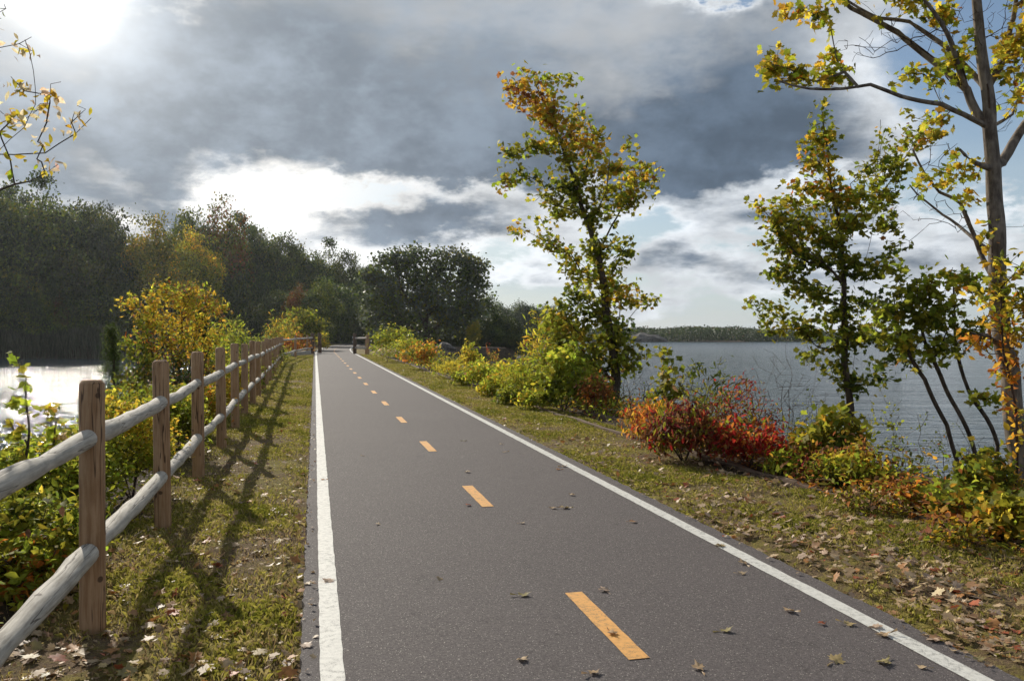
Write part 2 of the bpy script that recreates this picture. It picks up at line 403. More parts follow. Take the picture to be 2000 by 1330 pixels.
def plank(name, x, y, z, mb, mat, parent, ang):
    """object whose local Y runs along the piece (for the wood grain)"""
    V = np.concatenate(mb.V) - np.array((x, y, z)); c, s = math.cos(-ang), math.sin(-ang)
    V = np.stack([V[:, 0] * c - V[:, 1] * s, V[:, 0] * s + V[:, 1] * c, V[:, 2]], 1)
    o = mesh(name, V, [i for f in mb.F for i in f], [len(f) for f in mb.F], mat, org=(0, 0, 0), smooth=True)
    o.location = (x, y, z); o.rotation_euler = (0, 0, ang)
    if parent is not None:
        o.parent = parent; o.location = Vector((x, y, z)) - parent.location
    return o
def add_post(parent, x, y, h, r, mat='post'):
    z = hz(x, y); m = post_mb(x, y, z, z + h, r)
    V = np.concatenate(m.V) - np.array((x, y, z))
    o = mesh('post', V, [i for f in m.F for i in f], [len(f) for f in m.F], M[mat], org=(0, 0, 0))
    o.location = Vector((x, y, z)) - parent.location; o.parent = parent
    return z
def add_rails(parent, p, q, heights, r, gap=.052, mat='rail'):
    a = Vector(p).to_2d(); b = Vector(q).to_2d(); d = (b - a).normalized(); a2 = a + d * gap; b2 = b - d * gap
    for hgt_ in heights:
        A = (a2.x, a2.y, p[2] + hgt_ + rng.normal(0, .008)); B = (b2.x, b2.y, q[2] + hgt_ + rng.normal(0, .008))
        m = rail_mb(A, B, r * (1 + .06 * rng.normal()))
        plank('rail', (A[0] + B[0]) / 2, (A[1] + B[1]) / 2, (A[2] + B[2]) / 2, m, M[mat], parent, math.atan2(d.y, d.x) - math.pi / 2)
fence = empty('wooden_fence', (*st(4.9, -1.2), 0), 'long round-rail wooden fence running along the left side of the path', 'fence')
pts = []
for i in range(-3, 18):
    s = 4.91 + i * 2.44; t = -1.12 - .0127 * s + rng.normal(0, .012); x, y = st(s, t); h = 1.385 + rng.normal(0, .02) + (.02 if i > 0 else 0)
    z = add_post(fence, x, y, h, .066); pts.append((x, y, z))
for a, b in zip(pts, pts[1:]): add_rails(fence, a, b, (1.055, .445), .054)
gf = empty('wooden_fence', (*gp(577, 697)[:2], 0), 'short wooden fence turning in from the long fence towards the path gate', 'fence')
cp = [pts[-1]]
for px, py in ((577, 698), (600, 691.5)):
    x, y, _ = gp(px, py); z = add_post(gf, x, y, 1.45, .075); cp.append((x, y, z))
x, y, _ = gp(610, 689.5); z = hz(x, y); cp.append((x, y, z))
for dx in (0, .55): add_post(gf, x + dx, y + dx * .3, 1.58 + dx * .1, .14, 'dark_post')
for a, b in zip(cp, cp[1:]): add_rails(gf, a, b, (1.22, .45), .06, .07)
ff = empty('wooden_fence', (*gp(636, 677)[:2], 0), 'far stretch of wooden fence beyond the gate, left of the bend', 'fence')
bp = []
for i in range(9):
    s = 68 + i * 4.6; x, y = st(s, pc(s) - 1.55 - 1.1 - .03 * i); z = add_post(ff, x, y, 1.35, .08); bp.append((x, y, z))
for a, b in zip(bp, bp[1:]): add_rails(ff, a, b, (1.15, .65, .2), .06, .07, 'post')
gr = empty('gate_barrier', (*gp(706, 691)[:2], 0), 'short two-post wooden barrier with pale rails at the right side of the path', 'barrier')
g = []
for px, py, h, r, mt in ((693, 691, 1.6, .13, 'dark_post'), (718.5, 692.5, 1.5, .11, 'post'), (715, 691, 1.4, .08, 'post')):
    x, y, _ = gp(px, py); z = add_post(gr, x, y, h, r, mt); g.append((x, y, z))
add_rails(gr, g[0], g[1], (1.22, .5), .075, .1)
x, y, z = g[0]
for zz in (.25, .55, .95, 1.3):
    m = MB(); m.box((x - .145, y - .06, z + zz), (.03, .16, .14), bev=.004); m.build('reflector', M['reflect'], gr)
# edging timbers
def timber(s0, t0, s1, t1, label, w=.12, h=.1, lift=.02, mat='timber'):
    a = Vector(st(s0, t0)); b = Vector(st(s1, t1)); n = 8; m = MB(); d = (b - a)
    P = []
    for i in range(n + 1):
        p = a + d * (i / n); P.append((p.x, p.y, hz(p.x, p.y) + lift - .015 + rng.normal(0, .004)))
    m.sweep(P, [w * .46 * (1 + .04 * rng.normal()) for _ in P], 4)
    c = P[n // 2]; o = plank('edging_timber', c[0], c[1], c[2], m, M[mat], None, math.atan2(d.y, d.x) - math.pi / 2)
    for pg in o.data.polygons: pg.use_smooth = False
    tag(o, label, 'timber', 'timbers edging the right verge')
tl = ['nearest verge timber, half sunk in the grass below the yellowing shrub', 'verge timber in front of the red shrub', 'verge timber between the red shrub and the maple', 'verge timber at the foot of the centre maple',
      'verge timber just past the centre maple', 'weathered timber edging the verge before the goldenrod', 'timber edging beside the bright yellow shrubs', 'far verge timber beside the low flowering shrubs', 'farthest verge timber near the gate barrier', 'sunken verge timber left of the gate bushes']
sp = [7.2, 10.2, 13.0, 16.6, 20.2, 24.2, 29, 34, 40, 47, 55]
tf = lambda s: 4.58 + .42 * max(0, (15 - s) / 8) if s < 15 else 4.58
for i in range(len(sp) - 1): timber(sp[i], tf(sp[i]), sp[i + 1] - .04, tf(sp[i + 1]), tl[i])
timber(9.2, 6.0, 11.6, 5.8, 'brown timber on the bank edge under the leaning sapling', .15, lift=.08)
timber(7.0, 6.2, 9.15, 6.02, 'bank timber beside the foot of the big right-hand tree', .15, lift=.08)
timber(13.2, 5.35, 15.8, 5.25, 'old timber lying behind the verge, between red shrub and maple', .15, lift=.03)
timber(14.0, 5.95, 16.4, 5.8, 'second old timber lying nearest the water between red shrub and maple', .15, lift=.03)
m = MB()
a, b = Vector(gp(566, 696)[:2]), Vector(gp(604, 691)[:2])
m.sweep([(a.x, a.y, .1), (b.x, b.y, .12)], [.2, .2], 4)
tag(m.build('edging_timber', M['rail'], org=(a.x, a.y, 0)), 'pale squared timber lying under the short fence by the gate', 'timber')

# ------------------------------------------------------------------ leaves
def tmpl(outline, curl=.18, fold=.12):
    P = [(0, .02)] + outline
    V = np.array([(x, y, fold * abs(x) * 1.6 - curl * (x * x + y * y)) for x, y in P], float)
    n = len(outline); Fs = np.array([(0, 1 + i, 1 + (i + 1) % n) for i in range(n)])
    return V, Fs
half = [(.05, -.42), (.30, -.46), (.27, -.22), (.62, -.10), (.48, .04), (.56, .26), (.30, .20), (.24, .36), (.13, .33)]
MAPLE = tmpl(half + [(0, .68)] + [(-x, y) for x, y in half[::-1]])
h2 = [(.22, -.42), (.25, -.18), (.58, .0), (.30, .14), (.22, .34)]
MAPLE_LO = tmpl(h2 + [(0, .62)] + [(-x, y) for x, y in h2[::-1]])
OVAL = tmpl([(0, -.5), (.22, -.2), (.24, .12), (0, .55), (-.24, .12), (-.22, -.2)], .25, .35)
LEAF = tmpl([(0, -.5), (.15, -.25), (.17, .1), (0, .6), (-.17, .1), (-.15, -.25)], .5, .4)
LONG = tmpl([(0, -.5), (.12, -.1), (0, .6), (-.12, -.1)], .3, .3)
CLUMP = tmpl([(.05, -.5), (.42, -.3), (.3, .1), (.5, .35), (0, .42), (-.35, .55), (-.3, .1), (-.55, -.15)], .5, .2)
NEEDLE = tmpl([(0, -.5), (.10, -.1), (.05, .5), (-.05, .55), (-.10, 0)], .1, .2)
def norm(v): return v / np.maximum(np.linalg.norm(v, axis=-1, keepdims=True), 1e-9)
def scatter(name, T, P, size, col, mat, parent=None, up=.6, droop=.3, org=None, N=None):
    """one mesh of leaves: P positions, size per leaf, col per leaf"""
    V, Fs = T; n = len(P)
    if N is None: N = norm(rng.normal(size=(n, 3)) + np.array([0, 0, up * 2]))
    D = rng.normal(size=(n, 3)) + np.array([0, 0, -droop * 2]); D = norm(D - N * (D * N).sum(1, keepdims=True)); X = np.cross(D, N)
    sz = np.asarray(size).reshape(-1, 1, 1) * np.ones((n, 1, 1))
    asp = rng.uniform(.8, 1.15, (n, 1, 1)); cv = rng.uniform(-.6, 1.8, (n, 1, 1))
    W = P[:, None, :] + sz * (V[None, :, 0:1] * X[:, None, :] * asp + V[None, :, 1:2] * D[:, None, :] + V[None, :, 2:3] * N[:, None, :] * cv)
    k = len(V); Ff = (Fs[None] + (np.arange(n) * k)[:, None, None]).reshape(-1)
    C = np.repeat(np.asarray(col), k, axis=0)
    return mesh(name, W.reshape(-1, 3), Ff, 3, mat, parent, col=C, org=org)
PAL = dict(green=(.12, .15, .020), olive=(.21, .20, .022), dark=(.045, .065, .016), lime=(.30, .34, .035), yellow=(.52, .42, .045), gold=(.52, .31, .035),
           orange=(.50, .18, .03), rust=(.27, .11, .035), red=(.36, .032, .022), wine=(.15, .024, .022), brown=(.17, .09, .045), tan=(.45, .30, .17), pale=(.62, .50, .34), grey=(.13, .15, .10), cream=(.66, .62, .26))
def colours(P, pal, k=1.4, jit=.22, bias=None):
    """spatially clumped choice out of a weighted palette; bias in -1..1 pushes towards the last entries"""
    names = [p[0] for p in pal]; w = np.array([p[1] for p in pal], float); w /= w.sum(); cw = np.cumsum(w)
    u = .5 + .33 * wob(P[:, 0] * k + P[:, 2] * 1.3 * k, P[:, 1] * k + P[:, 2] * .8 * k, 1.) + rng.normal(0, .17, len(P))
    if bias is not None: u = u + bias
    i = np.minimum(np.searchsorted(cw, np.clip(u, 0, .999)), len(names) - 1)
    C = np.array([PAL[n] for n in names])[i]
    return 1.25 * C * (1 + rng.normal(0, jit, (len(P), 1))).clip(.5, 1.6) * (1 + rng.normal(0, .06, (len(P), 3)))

# ------------------------------------------------------------------ branching
def grow(trunks, A, step=.16, bend=.12, wpath=.22, sag=.0):
    """trunks: list of polylines (x,y,z); later ones start at the nearest node of the earlier. A: points to reach."""
    P, par, pl = [], [], []; spans = grow.spans = []
    def addline(pts, p0, ds=step):
        last = p0
        for q in pts:
            a = np.array(P[last]); q = np.array(q, float); L = np.linalg.norm(q - a); n = max(1, int(round(L / ds)))
            off = rng.normal(0, bend * L * .25, 3) if L > ds else 0
            for i in range(1, n + 1):
                f = i / n; v = a + (q - a) * f + off * math.sin(math.pi * f) * (n > 1)
                v[2] -= sag * L * math.sin(math.pi * f)
                P.append(v); par.append(last); pl.append(pl[last] + L / n); last = len(P) - 1
        return last
    for k, tr in enumerate(trunks):
        if k == 0 or tr[0] is None: 
            s0 = tr[0] if k == 0 else tr[1]; rest = tr[1:] if k == 0 else tr[2:]
            P.append(np.array(s0, float)); par.append(-1); pl.append(0.); last = len(P) - 1
            addline(rest, last)
        else:
            Q = np.array(P); j = int(np.argmin(np.linalg.norm(Q - np.array(tr[0]), axis=1))); b0 = len(P); addline(tr[1:], j); spans.append((b0, len(P)))
    Q = np.array(P)
    d0 = np.array([np.linalg.norm(Q - a, axis=1).min() for a in A]) if len(A) else np.zeros(0)
    buf = np.zeros((len(P) + int(len(A) * 30) + 10, 3)); buf[:len(P)] = Q; plb = np.zeros(len(buf)); plb[:len(P)] = pl
    tips = []
    for i in np.argsort(d0):
        a = A[i]; n = len(P); v = a - buf[:n]; L = np.linalg.norm(v, axis=1)
        cost = L * (1 + .9 * np.clip(-v[:, 2] / np.maximum(L, 1e-6), 0, 1)) + wpath * plb[:n]
        j = int(np.argmin(cost)); b = len(P); last = addline([a], j)
        if len(P) > len(buf): buf = np.vstack([buf, np.zeros_like(buf)]); plb = np.concatenate([plb, np.zeros_like(plb)])
        buf[b:len(P)] = P[b:]; plb[b:len(P)] = pl[b:]; tips.append(last)
    return np.array(P), np.array(par), tips
def radii(P, par, r0, exp_=2.35, rmin=None):
    n = len(P); acc = np.zeros(n)
    for i in range(n - 1, -1, -1):
        if acc[i] == 0: acc[i] = r0 ** exp_
        if par[i] >= 0: acc[par[i]] += acc[i]
    return acc ** (1 / exp_)
def wood(name, P, par, r, mat, parent, k=6):
    n = len(P); T = np.zeros((n, 3)); main = np.full(n, -1); best = np.zeros(n)
    for i in range(n):
        p = par[i]
        if p >= 0 and r[i] > best[p]: best[p] = r[i]; main[p] = i
    E_ = np.where(par >= 0)[0]; d = norm(P[E_] - P[par[E_]]); T[E_] = d
    hm = main >= 0; T[hm] += norm(P[main[hm]] - P[hm]); T = norm(T)
    pe = par[E_]; ism = main[pe] == E_
    rs = np.where(ism, r[pe], np.minimum(r[pe] * .8, r[E_] * 1.25)); Ts = np.where(ism[:, None], T[pe], d)
    a = 2 * np.pi * np.arange(k) / k
    def ring(C, D, rr):
        ref = np.where(np.abs(D[:, :1]) < .8, np.array([[1., 0, 0]]), np.array([[0, 1., 0]])); A = norm(np.cross(D, ref)); B = np.cross(D, A)
        return C[:, None] + rr[:, None, None] * (np.cos(a)[None, :, None] * A[:, None] + np.sin(a)[None, :, None] * B[:, None])
    R0 = ring(P[pe], Ts, rs); R1 = ring(P[E_], T[E_], r[E_])
    V = np.concatenate([R0, R1], 1).reshape(-1, 3); m = len(E_); b = (np.arange(m) * 2 * k)[:, None]
    j = np.arange(k)[None]; Fq = np.stack([b + j, b + (j + 1) % k, b + k + (j + 1) % k, b + k + j], -1)
    return mesh(name, V, Fq.reshape(-1), 4, mat, parent, smooth=True)
def clump_pts(cl, Y, n_per, depth=.8, dens=None):
    """cl: (px,py,rx,ry[,dY]) crowns lumps as angles seen from the path -> points at distance Y"""
    out = []
    for c in cl:
        px, py, rx, ry = c[:4]; y0 = Y + (c[4] if len(c) > 4 else 0)
        n = max(2, int(round(n_per * rx * ry / 1000. * (Y / 12.) ** 0)))
        u = norm(rng.normal(size=(n, 3))) * rng.uniform(.25, 1, (n, 1)) ** .6
        ctr = np.array(at(px, py, y0)); rx, ry = rx * 1.15, ry * 1.15; rr = np.array([rx / F * y0, depth * (rx + ry) * .5 / F * y0, ry / F * y0])
        out.append(ctr + u * rr)
    return np.concatenate(out)
def plant(name, label, cat, trunks, A, pal, T=None, lsize=.1, nleaf=10, spread=.14, r0=.004, bark='bark', step=.16, bend=.12, group=None, wood_name='trunk', crown_name='crown', up=.5, droop=.4, bias=None, leafmat='leaf', thick=1., k=6, rexp=2.35, kcol=1.4, along=True, wpath=.22, org=None, rt=None, tr_r=None, limb_r=None):
    T = T if T is not None else MAPLE_LO
    P, par, tips = grow(trunks, A, step, bend, wpath)
    r = radii(P, par, r0, rexp) * thick
    if rt: r = r0 * (np.maximum(r, r0 * 1.0001) / r0) ** (math.log(rt / r0) / math.log(max(r[0] / r0, 1.2)))
    if tr_r:
        n0 = int(np.argmax(par[1:] != np.arange(len(par) - 1)) + 1) if (par[1:] != np.arange(len(par) - 1)).any() else len(par)
        f = np.linspace(0, 1, n0); r[:n0] = np.interp(f, np.linspace(0, 1, len(tr_r)), tr_r)
    for (b0, b1), lr in zip(grow.spans, limb_r or []):
        r[b0:b1] = np.maximum(r[b0:b1], np.linspace(lr, max(lr * .35, r0), b1 - b0))
    e = empty(name, tuple(org) if org is not None else tuple(trunks[0][0]), label, cat, group)
    wood(wood_name, P, par, r, M[bark], e, k)
    if nleaf and len(tips):
        tp = P[tips]
        if along:                                             # leaves also back along the twig
            back = P[np.maximum(par[np.maximum(par[tips], 0)], 0)]; f = rng.uniform(0, 1, (len(tips), nleaf, 1)) ** 1.5
            ctr = tp[:, None] * (1 - f) + back[:, None] * f
        else: ctr = np.repeat(tp[:, None], nleaf, 1)
        L = (ctr + rng.normal(0, spread, (len(tips), nleaf, 3)) * np.array([1, 1, .75])).reshape(-1, 3)
        keep = rng.random(len(L)) < .9; L = L[keep]
        bz = bias(L) if bias else None
        scatter(crown_name, T, L, lsize * rng.uniform(.6, 1.25, len(L)), colours(L, pal, kcol, bias=bz), M[leafmat], e, up, droop)
    return e
# ------------------------------------------------------------------ the four trees on the right bank and the overhanging one on the left
def pts_at(L, Y): return [at(a, b, Y + (c[0] if c else 0)) for a, b, *c in L]
def rooted(L, Y, zz=None):                                    # polyline whose first point stands on the ground
    Q = pts_at(L, Y); x, y, _ = Q[0]; Q[0] = (x, y, hz(x, y) - .1); return Q
HI = lambda y0, y1: (lambda L: .24 * sstep(L[:, 2], y0, y1) - .10)
# centre maple
Y = 18.5
trA = [rooted([(1206, 0), (1203, 740), (1190, 640), (1180, 560), (1168, 500), (1150, 440), (1122, 350), (1092, 270), (1062, 200), (1040, 150)], Y),
       pts_at([(1172, 510), (1195, 440, .3), (1216, 400, .5), (1242, 340, .6), (1262, 320, .7)], Y),
       pts_at([(1185, 600), (1140, 520, -.6), (1090, 480, -.9), (1050, 465, -1.)], Y),
       pts_at([(1200, 700), (1230, 620, .4), (1255, 590, .6)], Y), pts_at([(1204, 760), (1150, 700, -.5), (1105, 640, -.8)], Y), pts_at([(1150, 440), (1185, 370, -.5), (1190, 310, -.6)], Y)]
clA = [(1008, 160, 28, 26), (1082, 150, 34, 16), (1025, 205, 36, 18), (1062, 215, 50, 32), (1110, 265, 58, 36), (1000, 300, 24, 18), (1040, 290, 30, 24), (1150, 305, 46, 44), (1092, 345, 60, 28), (998, 345, 32, 12),
       (1082, 395, 55, 20), (982, 370, 14, 8), (1228, 290, 13, 22), (1215, 340, 38, 28), (1270, 340, 26, 20), (1288, 325, 12, 10), (1200, 385, 42, 24), (1160, 420, 40, 26), (1235, 395, 26, 14), (1015, 448, 26, 10), (1060, 475, 34, 14), (1098, 500, 34, 14),
       (1180, 485, 48, 36), (1228, 490, 20, 20), (1150, 555, 55, 32), (1215, 565, 45, 30), (1258, 590, 22, 15), (1120, 610, 55, 32), (1170, 640, 62, 42), (1085, 640, 30, 36), (1120, 695, 55, 42), (1195, 695, 50, 40), (1232, 690, 22, 34),
       (1100, 745, 46, 26), (1150, 755, 52, 28), (1178, 775, 36, 20), (1128, 215, 6, 26), (1070, 430, 30, 12), (1130, 380, 40, 20)]
A = clump_pts(clA, Y, 12, 1.)
plant('maple_tree', 'tall slender maple turning gold at its leaning top, standing in mid-view between path and bay', 'tree', trA, A,
      [('dark', .5), ('green', 1.6), ('olive', 2.4), ('lime', 1.4), ('yellow', 1.1), ('gold', 2), ('rust', .1)], MAPLE, .112, 20, .115, .0055, 'bark', .2, .14, bias=HI(3.0, 6.6), rt=.085, k=7, tr_r=(.125, .11, .095, .08, .06, .04, .02, .01))
# second maple, two stems
Y = 11.2
trB = [rooted([(1662, 0), (1662, 800), (1655, 740), (1652, 660), (1648, 580), (1645, 500), (1638, 430), (1618, 330), (1606, 240)], Y),
       pts_at([(1662, 790), (1682, 620, .4), (1692, 500, .5), (1704, 400, .5), (1712, 310, .5), (1718, 235, .5)], Y),
       pts_at([(1650, 560), (1590, 500, -.3), (1530, 440, -.5), (1500, 415, -.5)], Y), pts_at([(1690, 480), (1650, 420, .7), (1640, 350, .8)], Y),
       pts_at([(1655, 680), (1600, 640, -.4), (1520, 620, -.6)], Y), pts_at([(1700, 420), (1750, 340, .4), (1795, 270, .4)], Y)]
clB = [(1606, 212, 8, 14), (1600, 265, 38, 24), (1590, 320, 38, 22), (1470, 398, 10, 6), (1512, 410, 30, 16), (1580, 385, 58, 30), (1640, 370, 42, 30), (1715, 325, 42, 24), (1790, 270, 34, 26), (1812, 235, 9, 8), (1728, 370, 42, 26),
       (1550, 440, 58, 26), (1620, 450, 58, 34), (1505, 478, 30, 14), (1560, 500, 62, 26), (1640, 515, 42, 22), (1700, 430, 42, 26), (1750, 490, 20, 14), (1478, 592, 24, 10), (1515, 612, 44, 14), (1545, 642, 50, 18), (1600, 575, 52, 14), (1625, 612, 42, 15),
       (1655, 630, 40, 16), (1702, 592, 40, 22), (1650, 665, 42, 14), (1690, 742, 52, 20), (1650, 728, 30, 14), (1740, 450, 26, 10), (1720, 265, 14, 12), (1760, 310, 20, 14)]
A = clump_pts(clB + [(1750, 700, 36, 16), (1600, 690, 36, 14), (1720, 655, 40, 18), (1560, 560, 40, 20), (1700, 520, 40, 24), (1530, 530, 40, 18)], Y, 12, .9)
plant('maple_tree', 'twin-stemmed young maple with yellow-green crown, beside the big right-hand trunk', 'tree', trB, A,
      [('dark', 1), ('green', 2.2), ('olive', 2), ('lime', 1.1), ('yellow', 1.1), ('gold', .9), ('orange', .3)], MAPLE, .073, 20, .075, .0032, 'bark', .13, .14, bias=HI(2.0, 4.4), rt=.045, k=7, tr_r=(.06, .055, .045, .035, .02, .008))
# big tree at the right edge
Y = 8.0
trC = [rooted([(1996, 0), (1990, 880), (1975, 760), (1960, 680), (1950, 600), (1946, 500), (1941, 400), (1938, 330), (1930, 250), (1920, 150), (1908, 50), (1896, -60), (1885, -220)], Y),
       pts_at([(1916, 250), (1880, 225, -.1), (1837, 205, -.2), (1758, 190, -.3), (1698, 167, -.4), (1645, 175, -.4), (1578, 175, -.5), (1520, 160, -.5)], Y),
       pts_at([(1925, 262), (1886, 177, .1), (1833, 131, .2), (1766, 79, .3), (1732, 56, .3), (1660, 19, .3), (1600, -40, .4)], Y),
       pts_at([(1871, 169), (1863, 113, -.1), (1845, 64, -.2), (1800, 0, -.3), (1770, -80, -.3)], Y),
       pts_at([(1912, 165), (1845, 94, .3), (1773, 45, .5), (1713, 38, .6), (1640, -5, .7)], Y),
       pts_at([(1942, 169), (1965, 105, .2), (1976, 38, .3), (1984, -10, .3), (1995, -90, .3)], Y),
       pts_at([(1940, 325), (1955, 318, .1), (1976, 282, .1), (2000, 244, .2), (2060, 170, .4), (2120, 60, .5)], Y),
       pts_at([(1938, 340), (1897, 316, -.2), (1873, 293, -.3)], Y),
       pts_at([(1945, 540), (1912, 489, .2), (1901, 459, .2), (1875, 398, .2), (1833, 376, .2), (1803, 338, .2), (1781, 293, .2)], Y),
       pts_at([(1912, 489), (1870, 440, .5), (1840, 420, .6), (1790, 380, .7), (1775, 362, .7)], Y),
       pts_at([(1945, 260), (1975, 225, .3), (2010, 160, .3)], Y), pts_at([(1958, 690), (1930, 655, -.3), (1895, 650, -.5)], Y)]
clC = [(1506, 96, 12, 8), (1525, 131, 24, 16), (1570, 156, 22, 10), (1615, 113, 28, 13), (1627, 142, 26, 15), (1491, 137, 12, 6), (1512, 168, 14, 7), (1540, 150, 20, 12), (1777, 150, 8, 9), (1802, 158, 14, 9), (1747, 150, 8, 4),
       (1536, 19, 16, 15), (1589, 22, 24, 12), (1582, 45, 12, 12), (1740, 11, 26, 10), (1777, 22, 20, 12), (1822, 41, 18, 13), (1852, 22, 28, 13), (1845, 109, 20, 11), (1882, 120, 20, 13), (1850, 128, 14, 8), (1946, 98, 12, 15), (1976, 75, 17, 18),
       (1984, 124, 20, 18), (1988, 165, 14, 12), (1879, 75, 12, 8), (1822, 244, 14, 14), (1781, 229, 14, 10), (1871, 301, 10, 16), (1852, 331, 12, 8), (1881, 335, 10, 9), (1858, 350, 8, 6), (1798, 345, 8, 5), (1790, 372, 10, 5),
       (1700, -40, 60, 20), (1820, -50, 70, 30), (1900, -120, 80, 50), (2040, 60, 40, 60), (2060, -60, 70, 60), (1990, 190, 10, 6), (1890, 382, 4, 3)]
A = clump_pts(clC, Y, 15, 1.2)
tc = plant('tall_tree', 'big forked tree at the right edge with dark spreading branches and bare grey trunk', 'tree', trC, A,
      [('dark', .5), ('olive', 1.8), ('lime', 1), ('yellow', 1.6), ('gold', 1.7), ('orange', .5)], MAPLE, .068, 14, .06, .0026, 'bark_pale', .12, .10, rt=.075, k=9, limb_r=(.026, .044, .028, .030, .034, .052, .030, .026, .02, .02, .03), wpath=.1, tr_r=(.118, .1, .09, .084, .078, .07, .058, .046, .036, .026))
# bare twigs of the same tree (a second, leafless growth) are its own branches
B = clump_pts([(1980, 40, 30, 60), (1940, 30, 30, 50), (1850, 60, 50, 50), (1960, 230, 20, 30), (1760, 60, 50, 40), (1650, 100, 40, 20), (1850, 180, 30, 20), (1800, 400, 40, 40), (1760, 480, 20, 20), (1860, 430, 30, 30), (1990, 430, 12, 20), (1830, 300, 40, 30), (1900, 60, 60, 40), (1700, 90, 60, 30), (1960, 160, 30, 50)], Y, 14, 1)
P, par, tips = grow(trC[:7] + trC[8:11], B, .07, .25, .1); r = np.minimum(radii(P, par, .0020, 2.4), .010); wood('twigs', P, par, r, M['twig'], tc, 4)
# vine with big orange leaves up that trunk
Y = 7.75
trV = [rooted([(1975, 0), (1985, 800), (1960, 690), (1955, 560), (1940, 450)], Y), pts_at([(1960, 640), (1920, 650, -.2), (1880, 690, -.3)], Y), pts_at([(1955, 560), (1990, 520, -.1), (2030, 560, 0)], Y), pts_at([(1955, 590), (1915, 600, -.2)], Y)]
clV = [(1930, 450, 12, 18), (1940, 505, 18, 12), (1975, 520, 26, 22), (1965, 555, 42, 24), (1915, 580, 26, 18), (1990, 590, 26, 24), (1950, 620, 40, 22), (1925, 680, 34, 18), (1990, 680, 24, 36), (1955, 725, 26, 20), (1970, 790, 22, 26), (1990, 840, 16, 26), (1930, 470, 16, 14), (2010, 620, 30, 50), (1880, 650, 22, 14), (1960, 890, 20, 10)]
plant('climbing_vine', 'orange and yellow leaved vine climbing the big right-hand trunk', 'vine', trV, clump_pts(clV, Y, 14, .5),
      [('green', 1.2), ('olive', 2), ('lime', .8), ('yellow', 1.4), ('gold', 2.2), ('orange', 1.6), ('rust', .6)], OVAL, .08, 6, .05, .003, 'twig', .1, .16, rt=.012, wood_name='stem', crown_name='foliage')
# leaning sapling clump between the two
Y = 9.6
PD = [('green', 1.3), ('olive', 2), ('lime', 2.2), ('yellow', 2), ('gold', .7), ('orange', .3)]
for L, tr, cl in (('leaning sapling with green and yellow leaves over the water, left stem of three', [rooted([(1888, 0), (1873, 908), (1850, 830), (1806, 740), (1780, 700), (1755, 640), (1745, 580)], Y)], [(1778, 562, 32, 18), (1742, 530, 26, 14), (1752, 600, 40, 24), (1780, 668, 42, 16), (1700, 640, 28, 12), (1740, 660, 24, 14), (1800, 700, 20, 8)]),
                  ('leaning sapling forking into the leafy crown, middle stem of three', [rooted([(1955, 0), (1908, 895), (1870, 800), (1838, 735), (1815, 690), (1800, 640), (1820, 570)], Y + .1)], [(1820, 570, 30, 18), (1800, 620, 46, 26), (1840, 672, 34, 20), (1830, 540, 9, 8), (1855, 640, 20, 14)]),
                  ('leaning sapling nearest the big right-hand trunk, right stem of three', [rooted([(1975, 0), (1950, 870), (1900, 780), (1872, 700), (1865, 620), (1862, 540)], Y + .4)], [(1862, 528, 18, 12), (1872, 555, 22, 12), (1852, 600, 32, 22), (1895, 640, 26, 24), (1930, 775, 28, 14), (1900, 560, 26, 20)])):
    plant('maple_sapling', L, 'sapling', tr, clump_pts(cl, Y, 16, 1.1), PD, MAPLE, .078, 12, .08, .003, 'bark', .12, .12, rt=.024)
# overhanging tree, left; its trunk stands outside the view
Y = 6.2
trL = [rooted([(-330, 0), (-330, 700), (-300, 480), (-240, 330), (-230, 150), (-200, -100)], Y), pts_at([(-300, 480), (-100, 395), (0, 372), (60, 355), (115, 322)], Y), pts_at([(-240, 340), (-80, 300, .2), (30, 303, .2), (90, 300, .2), (150, 262, .2), (180, 232, .2)], Y),
       pts_at([(-150, 310), (-40, 330, -.3), (0, 295, -.3), (50, 250, -.3), (72, 205, -.3), (62, 110, -.3), (52, 80, -.3)], Y), pts_at([(-230, 150), (-100, 70, 0), (-20, 40, 0), (15, 20, 0)], Y)]
clL = [(12, 150, 16, 14), (25, 170, 22, 14), (52, 80, 20, 8), (58, 100, 14, 12), (112, 165, 14, 8), (95, 190, 16, 8), (75, 215, 20, 12), (45, 225, 26, 14), (15, 235, 20, 16), (165, 220, 16, 12), (150, 240, 20, 8), (100, 245, 16, 8), (80, 285, 20, 7), (70, 315, 12, 8), (100, 325, 14, 6), (30, 312, 14, 5), (5, 20, 10, 18), (-80, 150, 60, 60), (-150, 260, 60, 60), (-60, 40, 50, 40), (5, 265, 10, 8), (45, 185, 20, 8)]
plant('overhanging_tree', 'sparse pale-leaved branches reaching into the top left corner against the glare', 'tree', trL, clump_pts(clL, Y, 15, 1.),
      [('olive', 1), ('lime', 1.4), ('yellow', 2), ('pale', 2.6), ('gold', .8)], OVAL, .07, 4, .04, .0022, 'bark', .12, .12, rt=.022, wpath=.1, up=.2, tr_r=(.12, .11, .09, .07))

